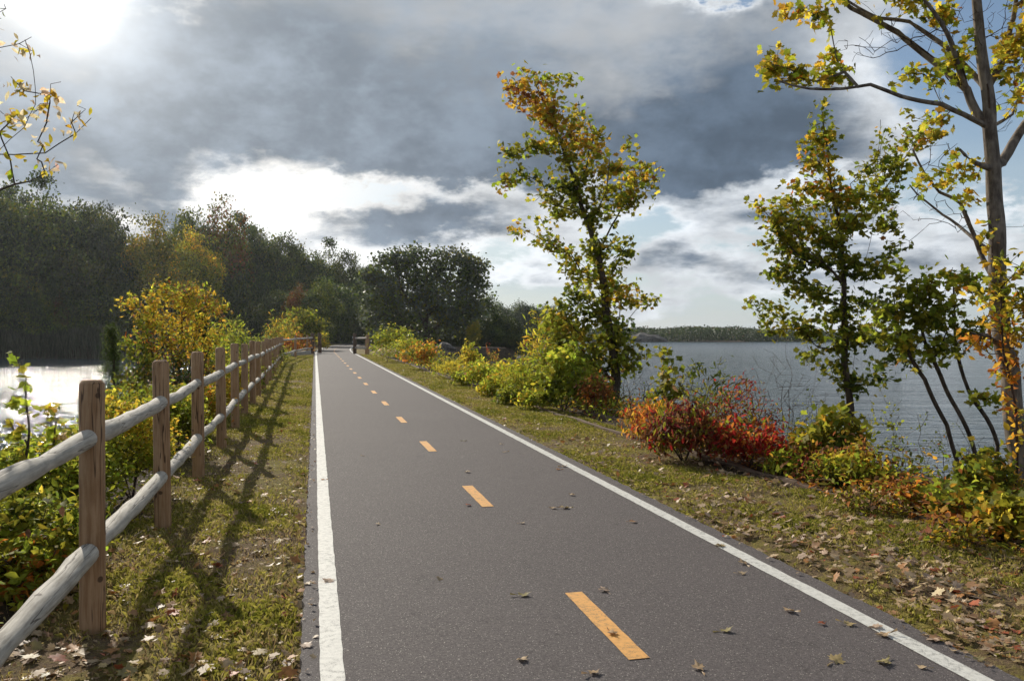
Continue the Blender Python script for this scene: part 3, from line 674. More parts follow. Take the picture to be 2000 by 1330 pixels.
# ------------------------------------------------------------------ shrubs
def dome(x, y, z, w, h, n, flat=.25):
    u = norm(rng.normal(size=(n, 3))) * rng.uniform(.55, 1, (n, 1)) ** .5
    u[:, 2] = np.where(u[:, 2] < -flat, -u[:, 2] * rng.random(n), u[:, 2])
    lump = 1 + .22 * np.sin(u[:, 0] * 5 + x) * np.sin(u[:, 1] * 4 + y * 2) + .12 * rng.normal(size=n)
    return np.array([x, y, z + h * .38]) + u * np.array([w / 2, w / 2, h * .58]) * lump[:, None]
def shrub(name, label, cat, px, py, wpx, hpx, pal, n=60, nleaf=14, T=OVAL, ls=.07, spread=.09, dens=1.35, base=None, bark='twig', up=.4, droop=.4, group=None, stems=4, leafY=None, Y=None, r0=.003, kcol=2.2, bias=None):
    """px,py: where its foot meets the ground; wpx,hpx: how large it looks from the path"""
    if Y is None:
        zg = 0.
        for _ in range(8):
            Y_ = (EYE - zg) * F / (py - HOR); zg = hz((px - 1000) / F * Y_, Y_)
            zg = max(zg, -1.2)
        Y = Y_
    x = (px - 1000) / F * Y; z = hz(x, Y); w = wpx / F * Y; h = hpx / F * Y
    if py is not None and Y is not None: h = h + max(0, (EYE - (py - HOR) / F * Y) - z)
    A = dome(x, Y, z, w, h, int(n * dens)); ls *= 1.08
    tr = []
    for i in range(stems):
        a = rng.uniform(0, 6.28); q = rng.uniform(0, .14) * w; e = rng.uniform(.2, .5) * w / 2; b = (x + math.cos(a) * q, Y + math.sin(a) * q, z - .05)
        L = [b, (b[0] + math.cos(a) * e * .5, b[1] + math.sin(a) * e * .5, z + h * .3), (b[0] + math.cos(a) * e, b[1] + math.sin(a) * e, z + h * .62)]
        tr.append(L)
    return plant(name, label, cat, tr, A, pal, T, ls, nleaf, spread, r0, bark, max(.08, h * .07), .15, group, 'stem', 'foliage', up, droop, bias, org=(x, Y, z), k=4, kcol=kcol, rexp=2.6)
YG = [('green', 1), ('olive', 1.6), ('lime', 2), ('yellow', 1.8), ('gold', .5)]
YEL = [('olive', .8), ('lime', 1.4), ('yellow', 2.4), ('gold', 1.2)]
GRN = [('dark', .5), ('green', 2.2), ('olive', 2), ('lime', 1.6), ('yellow', .3)]
MIX = [('green', 1.2), ('olive', 1.6), ('yellow', 1.1), ('gold', .8), ('orange', .9), ('rust', .7), ('red', .3)]
RED = [('wine', 3), ('brown', 1), ('olive', .8), ('rust', 1.2), ('red', 1.7), ('orange', .35)]
WINE = [('wine', 2.4), ('olive', .7), ('rust', 1.2), ('red', .9), ('brown', 1.1)]
ORG = [('olive', 1.8), ('gold', 1.2), ('orange', 1.3), ('rust', 1.4), ('red', .5)]
DRK = [('dark', 2.2), ('green', 1.2), ('grey', 1)]
# right bank, near to far
S = shrub
S('red_shrub', 'bright red and orange shrub with drooping leaves behind the verge timber', 'shrub', 1335, 900, 170, 115, RED, 170, 13, LEAF, .085, .07, droop=.9, up=.1)
S('red_shrub', 'orange-topped part-red shrub just right of the centre maple trunk', 'shrub', 1290, 868, 120, 90, ORG, 100, 13, LEAF, .07, .07, droop=.9, up=.1)
S('red_shrub', 'dark wine-red shrub rising behind the bright red one', 'shrub', 1450, 885, 160, 150, WINE, 110, 7, LEAF, .06, .08, droop=.7)
S('red_shrub', 'rusty red low shrub at the right end of the red thicket', 'shrub', 1465, 912, 150, 95, [('wine', 1.6), ('rust', 1.4), ('red', 1.6), ('orange', 1), ('olive', .5)], 80, 11, OVAL, .075, .06, droop=.7)
S('shrub', 'yellow-green maple shrub at the foot of the twin-stemmed maple', 'shrub', 1625, 915, 130, 120, [('green', 1.6), ('olive', 2.4), ('lime', .6), ('gold', 1), ('yellow', 1)], 70, 9, MAPLE_LO, .095, .08)
S('shrub', 'bushy olive and gold shrub spilling over the bank timber', 'shrub', 1665, 955, 130, 90, [('olive', 2.2), ('lime', 1), ('yellow', 1), ('gold', .7), ('rust', .6), ('brown', .4)], 80, 12, OVAL, .065, .06)
S('shrub', 'dark thin shrub between the red thicket and the twin-stemmed maple', 'shrub', 1560, 915, 100, 60, [('dark', 1), ('olive', 1.6), ('rust', 1), ('brown', .8)], 46, 9, OVAL, .065, .06)
S('shrub', 'sparse dark-stemmed shrub against the water right of the twin-stemmed maple', 'shrub', 1760, 938, 140, 165, [('dark', 1), ('green', 1.4), ('olive', 1), ('wine', .5)], 36, 4, OVAL, .055, .04)
S('shrub', 'tuft of drooping grass-like green weed at the verge edge below the dark shrub', 'weed', 1530, 930, 60, 50, [('olive', 1), ('lime', 2), ('yellow', .6)], 40, 9, LONG, .10, .04, droop=.9)
S('shrub', 'young large-leaved maple seedling beside the bank timber', 'seedling', 1835, 1000, 70, 60, [('lime', 2), ('green', 1), ('yellow', .6)], 14, 5, MAPLE, .12, .05)
S('shrub', 'olive and rusty leaved low bush at the foot of the big right-hand tree', 'shrub', 1900, 1035, 120, 75, [('olive', 2), ('green', 1), ('gold', .9), ('orange', .5), ('rust', 1)], 70, 8, MAPLE_LO, .065, .05)
S('shrub', 'green and yellow low bush with big leaves at the right edge of the view', 'shrub', 1975, 1055, 120, 100, [('green', 1.4), ('olive', 2), ('yellow', 1.2), ('gold', .8), ('rust', .5)], 70, 8, MAPLE_LO, .075, .05)
S('shrub', 'low mixed bush with yellow leaves between the seedling and the olive shrub', 'shrub', 1765, 985, 110, 45, [('olive', 1.2), ('gold', 1), ('orange', .8), ('rust', 1), ('brown', 1)], 46, 8, OVAL, .06, .05)
S('bare_shrub', 'leafless grey twiggy shrub standing against the bay behind the red thicket', 'shrub', 1520, 860, 190, 190, MIX, 170, 0, stems=7, bark='bark', r0=.0035)
S('bare_shrub', 'small leafless twigs beside the centre maple trunk', 'shrub', 1245, 835, 90, 130, MIX, 60, 0, stems=5, bark='bark')
S('shrub', 'thin upright green sapling against the water right of the centre maple', 'sapling', 1305, 850, 60, 190, [('dark', 1), ('green', 1.2), ('olive', 2), ('gold', .5)], 26, 8, MAPLE_LO, .10, .09)
S('shrub', 'open sumac-like green shrub with one red tip behind the red thicket', 'shrub', 1370, 845, 120, 150, [('green', 2.2), ('olive', 1.6), ('grey', 1), ('rust', .3), ('red', .15)], 46, 8, LONG, .12, .07)
S('shrub', 'rust-coloured small shrub touching the centre maple trunk', 'shrub', 1165, 812, 70, 95, [('olive', 1), ('rust', 2), ('orange', 1), ('wine', .6)], 40, 10, OVAL, .09, .07)
S('shrub', 'bright green leafy shrub below the centre maple', 'shrub', 1110, 805, 110, 130, [('green', 1.6), ('olive', 1.2), ('lime', 2.2), ('yellow', .9)], 90, 13, MAPLE_LO, .11, .10)
S('shrub', 'tall feathery yellow-green shrub left of the centre maple', 'shrub', 1075, 775, 90, 180, [('green', .8), ('olive', 1), ('lime', 1.8), ('yellow', 1.8), ('gold', .9), ('orange', .4)], 90, 12, LONG, .17, .13)
S('shrub', 'broad willow-like yellow-green shrub left of the maple clump', 'shrub', 1030, 782, 110, 85, YG, 90, 13, LONG, .13, .10)
S('shrub', 'yellow-green bush second left of the centre maple, by the verge', 'shrub', 985, 775, 80, 60, YG, 60, 13, OVAL, .09, .09)
S('shrub', 'sumac bush with flame-red tips standing up before the bay', 'shrub', 1022, 735, 62, 78, [('green', .8), ('olive', 1.4), ('yellow', 1), ('gold', .8), ('orange', 1), ('red', 1.2)], 60, 12, LONG, .16, .12, bias=lambda L: .5 * sstep(L[:, 2], .3, 1.3) - .25)
S('shrub', 'lime green bush by the verge with orange sprigs', 'shrub', 940, 757, 70, 50, [('green', 1), ('lime', 2), ('yellow', 1.4), ('orange', .5)], 56, 13, OVAL, .10, .10)
S('shrub', 'bright yellow flowering bush at the verge edge', 'shrub', 880, 740, 75, 42, [('olive', .8), ('lime', 1), ('yellow', 3)], 56, 13, LONG, .12, .10)
S('shrub', 'round yellow bush in front of the dark rocks', 'shrub', 917, 728, 42, 58, YEL, 50, 13, OVAL, .12, .12)
S('shrub', 'red-tipped sumac bush beside the round yellow bush', 'shrub', 960, 728, 55, 58, [('olive', 1.4), ('gold', .8), ('orange', 1.2), ('red', 1.4)], 50, 12, LONG, .16, .12, bias=lambda L: .5 * sstep(L[:, 2], .0, 1.1) - .2)
S('shrub', 'grey-green low bush between the yellow bushes', 'shrub', 868, 725, 60, 40, [('grey', 1.5), ('olive', 1), ('lime', .8)], 40, 12, OVAL, .1, .1)
S('shrub', 'orange and green mixed bush by the verge before the big oak', 'shrub', 820, 722, 62, 58, [('green', 1), ('olive', 1.6), ('gold', .8), ('orange', 1.6), ('yellow', .8)], 60, 12, OVAL, .13, .14)
S('shrub', 'orange sprigged bush in front of the big oak trunk', 'shrub', 845, 720, 40, 50, MIX, 40, 12, OVAL, .13, .12)
S('shrub', 'dry tan-green bush near the gate barrier', 'shrub', 755, 708, 58, 36, [('olive', 2), ('pale', .4), ('lime', 1), ('rust', .5)], 50, 12, LONG, .15, .14)
S('shrub', 'large yellow-green bush behind the gate barrier', 'shrub', 770, 699, 78, 66, [('green', 1.4), ('olive', 1.6), ('lime', 1.8), ('yellow', .9)], 90, 14, OVAL, .19, .2)
S('shrub', 'yellow-green bush in front of the oak, right of the gate bushes', 'shrub', 800, 705, 70, 50, YG, 60, 13, OVAL, .15, .16)
for L, px, py, w, h, pl, n, nl, T, ls in (
        ('thin brown-leaved tangle of stems between the centre maple and the red thicket', 1255, 850, 90, 90, [('brown', 1), ('rust', 1), ('olive', 1.6), ('wine', .5)], 60, 6, OVAL, .06),
        ('olive bush with bare tips against the water between red thicket and twin-stemmed maple', 1585, 880, 130, 120, [('dark', 1), ('olive', 2), ('green', 1), ('gold', .6)], 90, 7, OVAL, .06),
        ('low green and wine-red growth in front of the twin-stemmed maple', 1620, 945, 120, 60, [('green', 1), ('olive', 1.4), ('wine', 1), ('rust', .8)], 60, 9, OVAL, .055),
        ('loose yellow-green bush right of the twin-stemmed maple trunk', 1720, 925, 130, 150, [('green', 1), ('olive', 2), ('lime', .8), ('gold', .6)], 70, 6, MAPLE_LO, .07),
        ('scrubby thin bush against the water under the leaning saplings', 1830, 945, 130, 165, [('dark', 1), ('green', 1), ('olive', 1.4), ('rust', .5)], 60, 5, OVAL, .05),
        ('tangled bush with yellow and orange leaves between the saplings and the big trunk', 1925, 985, 110, 105, [('olive', 1.6), ('green', .8), ('gold', 1), ('orange', .5)], 60, 8, MAPLE_LO, .07),
        ('rusty weeds at the near end of the bank timber', 1700, 1000, 120, 45, [('brown', 1.2), ('tan', .6), ('olive', 1.2), ('rust', 1)], 50, 8, OVAL, .045),
        ('mixed green and brown weeds at the verge edge right of the maple seedling', 1880, 1070, 120, 50, [('green', 1.2), ('olive', 1.6), ('gold', .8), ('brown', 1), ('rust', .3)], 50, 8, OVAL, .05),
        ('dull green tangle behind the red thicket towards the bay', 1420, 850, 150, 110, [('dark', 1), ('green', 1), ('olive', 1.6), ('grey', .8)], 80, 7, LEAF, .07)):
    S('shrub', L, 'shrub', px, py, w, h, pl, n, nl, T, ls, .06)
for L, px, py, w, h in (('leafless dark twigs standing against the water right of the red thicket', 1580, 870, 120, 170), ('thin bare stems against the water under the twin-stemmed maple', 1770, 930, 140, 130), ('bare thorny stems left of the big right-hand trunk', 1900, 960, 100, 150)):
    S('bare_shrub', L, 'shrub', px, py, w, h, MIX, 70, 0, stems=6, bark='bark', r0=.003)
for i, (px, py, w, h, pl) in enumerate([(1048, 800, 70, 45, YG), (1000, 790, 60, 36, GRN), (960, 772, 50, 30, YG), (905, 752, 50, 28, GRN), (1065, 760, 60, 60, YG), (990, 750, 60, 50, YEL), (935, 735, 44, 30, YG), (1010, 760, 50, 40, YEL)]):
    S('shrub', 'small yellow-green bush in the thicket along the right verge', 'shrub', px, py, w, h, pl, 44, 12, OVAL, .095, .09, group='small bushes in the thicket along the right verge')
# left side
GOLD = [('rust', .6), ('gold', 2.2), ('yellow', 2.2), ('orange', 1.1), ('lime', .8), ('olive', .5)]
Y = 18.2
clG = [(275, 590, 34, 22), (330, 568, 40, 20), (385, 572, 36, 22), (420, 600, 22, 22), (350, 600, 60, 30), (290, 640, 40, 34), (360, 650, 55, 36), (415, 650, 26, 34), (320, 700, 50, 34), (385, 710, 44, 36), (350, 760, 50, 30), (280, 720, 24, 24), (245, 585, 10, 14), (300, 770, 34, 24)]
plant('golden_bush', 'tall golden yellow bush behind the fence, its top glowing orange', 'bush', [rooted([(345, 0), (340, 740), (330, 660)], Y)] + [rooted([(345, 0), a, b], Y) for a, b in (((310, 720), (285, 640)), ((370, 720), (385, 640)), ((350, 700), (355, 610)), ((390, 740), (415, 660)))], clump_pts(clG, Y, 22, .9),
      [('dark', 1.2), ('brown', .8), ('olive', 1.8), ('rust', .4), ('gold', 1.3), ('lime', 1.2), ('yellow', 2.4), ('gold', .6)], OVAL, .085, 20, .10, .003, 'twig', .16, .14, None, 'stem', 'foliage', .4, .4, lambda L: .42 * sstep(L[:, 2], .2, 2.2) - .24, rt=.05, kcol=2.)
S('shrub', 'green vine-covered bush at the left flank of the golden bush', 'shrub', 268, 790, 70, 180, [('dark', .6), ('green', 1.2), ('olive', 1.4), ('lime', 1.4), ('orange', .8)], 70, 12, OVAL, .10, .10, Y=17.6)
def juniper(name, label, px, py, hpx, wpx, Y):
    x = (px - 1000) / F * Y; z = hz(x, Y); h = (py - (HOR - (EYE - z) * 0)) * 0 + hpx / F * Y + max(0, (EYE - (py - HOR) / F * Y) - z); w = wpx / F * Y
    n = 190; f = rng.uniform(.08, 1, n) ** .8; a = rng.uniform(0, 6.28, n); rr = w / 2 * (1.05 - f) * rng.uniform(.5, 1.25, n)
    A = np.stack([x + np.cos(a) * rr, Y + np.sin(a) * rr, z + h * f], 1)
    return plant(name, label, 'conifer', [[(x, Y, z - .05), (x + .05, Y, z + h * .5), (x, Y, z + h * .97)]], A, [('dark', 3), ('green', .8)], NEEDLE, .075, 34, .075, .003, 'bark', .12, .1, None, 'trunk', 'crown', .2, -.5, org=(x, Y, z), rt=.05, k=5)
juniper('juniper_tree', 'dark green juniper at the pond edge left of the golden bush', 218, 800, 165, 110, 19)
juniper('juniper_tree', 'narrow dark juniper standing up behind the golden bush', 392, 800, 190, 60, 20)
S('shrub', 'lime green shrub right of the golden bush, over the fence', 'shrub', 458, 715, 90, 95, [('green', 1.2), ('olive', 1.2), ('lime', 2), ('yellow', 1)], 110, 13, LONG, .16, .15, Y=36)
S('shrub', 'small lime shrub between golden bush and fence', 'shrub', 420, 720, 60, 80, YG, 60, 12, OVAL, .13, .13, Y=30)
S('shrub', 'grey-green low shrub behind the far fence posts', 'shrub', 515, 700, 70, 40, [('grey', 2), ('green', 1), ('olive', 1)], 60, 12, LONG, .18, .18, Y=48)
S('shrub', 'round olive-green bush behind the short gate fence', 'shrub', 595, 680, 85, 85, [('dark', .6), ('green', 1.6), ('olive', 2), ('lime', .6)], 150, 15, OVAL, .28, .3, Y=76)
S('shrub', 'yellowing spreading bush left of the round bush by the gate', 'shrub', 552, 685, 70, 72, [('olive', 1.6), ('gold', .8), ('lime', 1), ('yellow', .8), ('rust', .4)], 90, 13, LONG, .26, .26, Y=66)
S('shrub', 'small orange bush peeking over the gate fence', 'shrub', 588, 690, 34, 38, ORG, 36, 12, OVAL, .2, .18, Y=64)
S('shrub', 'rust red low bush seen through the gate fence rails', 'shrub', 565, 692, 36, 28, [('rust', 1.6), ('orange', 1.4), ('olive', .8)], 30, 12, OVAL, .2, .16, Y=60)
S('shrub', 'yellow sprig bush right behind the gate posts', 'shrub', 630, 684, 22, 34, YEL, 24, 10, OVAL, .2, .18, Y=72)
# low bushes on the left bank, near to far
lf = [('dense green low bush with round leaves behind the nearest fence rails', 40, 1180, 230, 150, GRN, 5.4, 100, .085, OVAL), ('green bush with patches of orange at the lower left edge', 60, 1130, 130, 80, [('green', 2), ('olive', 2), ('lime', .8), ('orange', .45)], 5.0, 50, .07, OVAL),
      ('pale cream-leaved bush behind the nearest fence post', 55, 1090, 130, 100, [('olive', .8), ('lime', .7), ('cream', 2.2)], 5.6, 50, .06, OVAL), ('yellow-green bush between the first and second fence posts', 255, 985, 150, 190, YG, 8.2, 150, .06, OVAL),
      ('lime leaved bush filling the gap left of the first fence post', 110, 1020, 200, 150, [('green', 1.4), ('olive', 1), ('lime', 2.2), ('yellow', 1)], 7.2, 120, .07, OVAL), ('yellow-green bush between the second and third fence posts', 345, 920, 90, 130, YG, 10.6, 100, .07, OVAL),
      ('wide lime bush behind the second fence post', 280, 900, 160, 120, [('green', 1.6), ('olive', 1.4), ('lime', 1.6), ('yellow', .8), ('orange', .2)], 11.5, 120, .075, OVAL), ('orange-flecked bush behind the third fence post', 395, 870, 60, 100, MIX, 13, 70, .08, OVAL),
      ('bushy green growth at the pond edge behind the first fence post', 130, 960, 210, 90, GRN, 9.5, 90, .08, OVAL), ('low green bush in the middle of the left bank', 240, 850, 140, 60, [('green', 2), ('olive', 1.4), ('lime', 1.4), ('gold', .4)], 14.2, 80, .08, OVAL),
      ('golden bush between the fourth and fifth fence posts', 420, 830, 46, 90, GOLD, 15.2, 60, .085, OVAL), ('dark shady bush under the golden bush', 370, 810, 110, 80, [('dark', 2), ('brown', 1), ('rust', 1), ('olive', 1)], 16.5, 70, .09, OVAL),
      ('yellow bush behind the sixth fence post', 455, 800, 40, 70, YEL, 19.5, 46, .1, OVAL), ('green bush at the seventh fence post', 480, 780, 50, 55, GRN, 23, 46, .12, OVAL), ('olive bush behind the far half of the fence', 505, 750, 50, 50, YG, 30, 46, .14, LONG), ('green bush close to the far corner of the fence', 530, 725, 40, 44, GRN, 40, 40, .18, LONG)]
for L, px, py, w, h, pl, Y, n, ls, T in lf:
    S('shrub', L, 'shrub', px, py, w * 1.12, h * 1.08, pl, int(n * 1.6), 16, T, ls * .82, ls * 1.15, Y=Y, droop=.2, up=.6)
def sapling(label, base, path, cl, Y, pal):
    plant('maple_sapling', label, 'sapling', [rooted([base] + path, Y)], clump_pts(cl, Y, 22, 1.), pal, MAPLE, .085, 2, .03, .0022, 'bark', .1, .1, org=None, rt=.012, wood_name='stem', crown_name='foliage', up=.7)
sapling('thin maple sapling with a few yellow leaves at the far left edge against the glitter', (50, 1000), [(48, 900), (52, 800), (50, 740), (28, 690)], [(22, 690, 14, 8), (50, 700, 14, 8), (20, 790, 22, 14), (32, 850, 22, 12), (50, 745, 14, 9), (10, 830, 16, 16), (62, 870, 20, 14)], 6.8, [('olive', 1), ('lime', 2), ('yellow', 2), ('gold', 1)])
sapling('thin maple sapling with orange and yellow leaves just left of the nearest fence post', (95, 1000), [(95, 930), (105, 860), (112, 800)], [(100, 795, 18, 10), (98, 822, 22, 10), (85, 862, 26, 14), (120, 812, 16, 8), (115, 848, 18, 12), (70, 905, 20, 14)], 7.1, [('olive', 1), ('lime', 1), ('yellow', 1), ('gold', 1.6), ('orange', 1)])

# ------------------------------------------------------------------ ground cover on the banks
def cover():
    out, col, siz = [], [], []
    def band(n, s0, s1, t0, t1, pal, hmax, sz, k=1.3):
        s = s0 + (s1 - s0) * rng.random(n) ** k; t = rng.uniform(t0, t1, n); x, y = st(s, t)
        keep = wob(x * 1.1, y * 1.1) + rng.normal(0, .35, n) > -.45
        x, y = x[keep], y[keep]; z = hgt(x, y) + rng.random(len(x)) ** 1.5 * hmax * (1 + .6 * wob(x * 1.5, y * 1.5)) + .01
        P = np.stack([x, y, z], 1); out.append(P); col.append(colours(P, pal, 1.6)); siz.append(sz * rng.uniform(.6, 1.3, len(P)) * (1 + np.clip(y - 12, 0, 60) * .012))
    band(9000, 5.0, 62, 4.85, 6.8, YG[:3] + [('gold', .8), ('rust', .8), ('brown', .7), ('orange', .4)], .34, .075)
    band(5000, 5, 24, 5.2, 6.9, [('olive', 1.4), ('green', 1), ('lime', .8), ('gold', .7), ('rust', .7), ('brown', .8)], .5, .062, 1.)
    band(4500, 4, 14, 4.9, 6.6, [('green', 1), ('olive', 1), ('gold', .7), ('orange', .8), ('rust', 1.2), ('brown', 1.4), ('tan', .6)], .22, .07)
    band(3000, 15, 60, 6.4, 8.3, [('dark', 1), ('green', 1), ('olive', 1.6), ('brown', .8)], .5, .11)
    band(22000, 3, 62, -5.2, -1.5, [('green', 1.6), ('olive', 2), ('lime', 2.2), ('yellow', 1.2), ('gold', .5), ('brown', .4)], .6, .065)
    P = np.concatenate(out); C = np.concatenate(col); Z = np.concatenate(siz)
    o = scatter('ground_cover', OVAL, P, Z, C, M['leaf'], None, .8, .1, org=(0, 0, 0)); tag(o, 'low leafy ground cover growing on both banks', 'ground cover', kind='stuff')
cover()
def grass():
    P, H, C, Wd = [], [], [], []
    def add(n, s0, s1, t0, t1, k, h, w, thin=True):
        s = s0 + (s1 - s0) * rng.random(n) ** k; t = rng.uniform(t0, t1, n); x, y = st(s, t)
        d = wob(x * 1.3, y * 1.3) * .5 + wob(x * 4.1 + 3, y * 3.7) * .5
        keep = (rng.random(n) < np.clip(.42 + d * .95 + np.clip(y - 9, 0, 12) * .02, .07, 1)) & (y > 1.2)
        x, y, d = x[keep], y[keep], d[keep]; q = len(x); P.append(np.stack([x, y, hgt(x, y) - .004], 1))
        f = 1 + np.clip(y - 8, 0, 50) * .02
        H.append(h * rng.uniform(.4, 1.25, q) * (1 + .4 * d)); Wd.append(w * f * rng.uniform(.6, 1.3, q))
        pal = np.array([(.14, .15, .022), (.24, .23, .035), (.33, .29, .06), (.40, .32, .13), (.26, .18, .09)])
        i = np.clip((2.6 + .5 * np.clip(8 - y, -1, 2) * .5 + .8 * (x < 0) * np.clip(1 - y / 14, 0, 1) - d * 2.4 + rng.normal(0, 1.0, q)), 0, 4.99).astype(int); C.append(1.25 * pal[i] * rng.uniform(.7, 1.2, (q, 1)))
    add(110000, 2.0, 22, -1.75, -.11, 1.5, .046, .0026); add(60000, 14, 62, -1.95, -.11, 1.25, .05, .012)
    add(150000, 2.2, 24, 3.2, 5.0, 1.5, .046, .0026); add(75000, 14, 62, 3.2, 4.6, 1.25, .05, .012)
    add(2600, 2.2, 60, 3.17, 3.26, 1.5, .05, .006); add(2600, 2.2, 60, -.16, -.06, 1.5, .05, .006)
    P = np.concatenate(P); H = np.concatenate(H)[:, None]; C = np.concatenate(C); Wd = np.concatenate(Wd)[:, None]; n = len(P)
    a = rng.uniform(0, 6.28, n); b = rng.uniform(0, 6.28, n); l = rng.uniform(.1, .95, n)[:, None]
    X = np.stack([np.cos(a), np.sin(a), 0 * a], 1); B = np.stack([np.cos(b), np.sin(b), 0 * b], 1)
    V = np.stack([P - X * Wd, P + X * Wd, P + B * H * l * .35 + X * Wd * .7 + np.array([0, 0, .6]) * H, P + B * H * l + np.array([0, 0, 1.]) * H * (1.05 - l * .5)], 1)
    k = np.arange(n)[:, None] * 4; Fs = np.concatenate([k + 0, k + 1, k + 2, k + 0, k + 2, k + 3], 1)
    o = mesh('grass', V.reshape(-1, 3), Fs.reshape(-1), 3, M['grass'], col=np.repeat(C, 4, 0)); tag(o, 'short patchy green and straw grass on both verges of the path', 'grass', kind='stuff')
grass()
# reeds along the pond's far side
def reeds():
    n = 9000; s = rng.uniform(-75, -36, n); Y = rng.uniform(98, 112, n); x = s * Y / 104 * 1.0
    z = np.maximum(hgt(x, Y), WL - .3); q = (hgt(x, Y) > WL - .5); x, Y, z = x[q], Y[q], z[q]; n = len(x)
    H = (rng.uniform(1.3, 2.3, n) * (1 + .35 * wob(x * .5, Y * .3)))[:, None]; P = np.stack([x, Y, z], 1); a = rng.uniform(0, 6.28, n); X = np.stack([np.cos(a), np.sin(a), 0 * a], 1) * .05; B = rng.normal(0, .12, (n, 3)) * [1, 1, 0]
    V = np.stack([P - X, P + X, P + X * 2 + B + [0, 0, .7] * H, P + B * 2 + [0, 0, 1] * H], 1); k = np.arange(n)[:, None] * 4
    C = np.array([.075, .08, .045]) * rng.uniform(.5, 1.5, (n, 1)) * (1 + .3 * wob(x * .4, Y * .4))[:, None]
    o = mesh('reeds', V.reshape(-1, 3), np.concatenate([k, k + 1, k + 2, k, k + 2, k + 3], 1).reshape(-1), 3, M['grass'], col=np.repeat(C, 4, 0)); tag(o, 'band of brownish reeds along the far edge of the glittering pond', 'reeds', kind='stuff')
reeds()

# ------------------------------------------------------------------ fallen leaves
def leaf_mesh(i):
    V, Fs = MAPLE; V = V.copy(); r_ = np.random.default_rng(40 + i)
    rr = np.hypot(V[:, 0], V[:, 1]); ph = r_.uniform(0, 6.28); A = np.arctan2(V[:, 1], V[:, 0])
    V[:, 2] = rr ** 1.5 * (.22 * np.sin(2 * A + ph) + .25 * r_.random() + .14 * r_.normal(size=len(V))) ; V[:, :2] *= (1 - .18 * r_.random())
    V[:, 0] *= r_.uniform(.65, 1); V[:, 2] -= V[:, 2].min() - .03
    n = len(V); V = np.concatenate([V, [(-.015, -.35, .06), (.015, -.35, .06), (.06, -.95, .12 + .2 * r_.random()), (.03, -.95, .10)]])
    fl = np.concatenate([Fs.reshape(-1), [n, n + 1, n + 2, n, n + 2, n + 3]])
    c = [(.52, .38, .23), (.44, .30, .17), (.50, .37, .17), (.48, .22, .07), (.36, .20, .10), (.44, .12, .05), (.50, .36, .26), (.28, .23, .10)][i]
    me = mesh('fallen_leaf', V, fl, 3, M['litter'], col=np.array([c] * len(V)) * r_.uniform(.75, 1.15, (len(V), 1)))
    d = me.data; bpy.data.objects.remove(me); return d
LM = [leaf_mesh(i) for i in range(8)]
def fallen(x, y, size, k, label, group=None):
    o = bpy.data.objects.new('fallen_leaf', LM[k]); COL.objects.link(o)
    o.location = (x, y, max(hz(x, y), .0 if -.07 < inv(x, y)[1] < 3.17 else -1) + .004); o.scale = (size, size, size * .8); o.rotation_euler = (rng.normal(0, .12), rng.normal(0, .12), rng.uniform(0, 6.28))
    tag(o, label, 'leaf', group)
onpath = [(630, 938, 3, 'orange leaf on the left white line, far one'), (640, 1137, 6, 'pink-tan leaf lying across the left white line'), (707, 891, 0, 'pale leaf on the asphalt nearest the left line, beyond the third dash'), (738, 1025, 0, 'small pale leaf on the left half of the path beside the second dash'),
          (857, 1133, 0, 'pale leaf on the left half of the path between the first two dashes'), (913, 923, 1, 'tan leaf just above the second yellow dash'), (914, 988, 5, 'reddish leaf touching the left side of the second yellow dash'), (1023, 1165, 7, 'olive-yellow curled leaf left of the nearest yellow dash'),
          (1020, 1023, 0, 'pale leaf to the lower right of the second yellow dash'), (1118, 968, 1, 'small rusty leaf in the right half of the path, level with the second dash'), (1080, 994, 1, 'tan leaf, left one of a touching pair on the right half of the path'), (1103, 993, 2, 'yellowish leaf, right one of a touching pair on the right half of the path'),
          (1180, 1155, 6, 'large pale curled leaf right of the nearest yellow dash'), (1237, 1021, 4, 'brown leaf near the right white line, level with the pair'), (1090, 918, 3, 'orange leaf beside the right white line'), (1102, 912, 1, 'tan leaf on the right white line next to an orange one'), (979, 868, 0, 'pale leaf left of the right white line, farther of two'),
          (985, 884, 1, 'grey-tan leaf left of the right white line, nearer of two'), (908, 862, 7, 'olive leaf right of the third yellow dash'), (1020, 1292, 0, 'pale spidery leaf near the bottom of the view, left of the nearest dash'), (1160, 1318, 1, 'large tan leaf at the bottom edge below the nearest dash'), (1365, 1308, 1, 'tan lobed leaf at the bottom right of the nearest dash'),
          (1420, 1235, 7, 'olive curled leaf in the middle of the right half of the path'), (1543, 1196, 1, 'small tan leaf between the curled olive leaf and the right line'), (1607, 1221, 5, 'red-brown leaf close to the right white line'), (1660, 1222, 2, 'yellowish leaf touching the inner edge of the right white line'), (1728, 1244, 1, 'tan leaf lying on the right white line'),
          (1635, 1293, 2, 'pale yellow lobed leaf near the bottom, inside the right line'), (1728, 1298, 7, 'bulky olive-brown leaf near the bottom, inside the right line'), (1804, 1307, 0, 'tiny pale leaf nearest the bottom end of the right line'), (1450, 1122, 0, 'small pale scrap of leaf by the right white line'), (1452, 1102, 1, 'tan leaf lying along the right white line, farther one'),
          (1197, 1241, 1, 'tan leaf lying on the nearest yellow dash'), (1407, 1068, 2, 'yellow fragment of leaf on the right white line'), (600, 1142, 0, 'pale leaf on the asphalt outside the left white line'), (597, 1264, 6, 'pinkish curled leaf outside the left white line near the bottom'), (583, 1190, 3, 'orange leaf on the asphalt edge left of the left line'),
          (1712, 1228, 6, 'crumpled pinkish leaf on the right white line beside a tan one'), (748, 783, 4, 'dark leaf fragment by a far yellow dash')]
for px, py, k, L in onpath:
    x, y, _ = gp(px, py); fallen(x, y, (.085 if k in (1, 6, 7, 2) else .062) * rng.uniform(.85, 1.15), k, L)
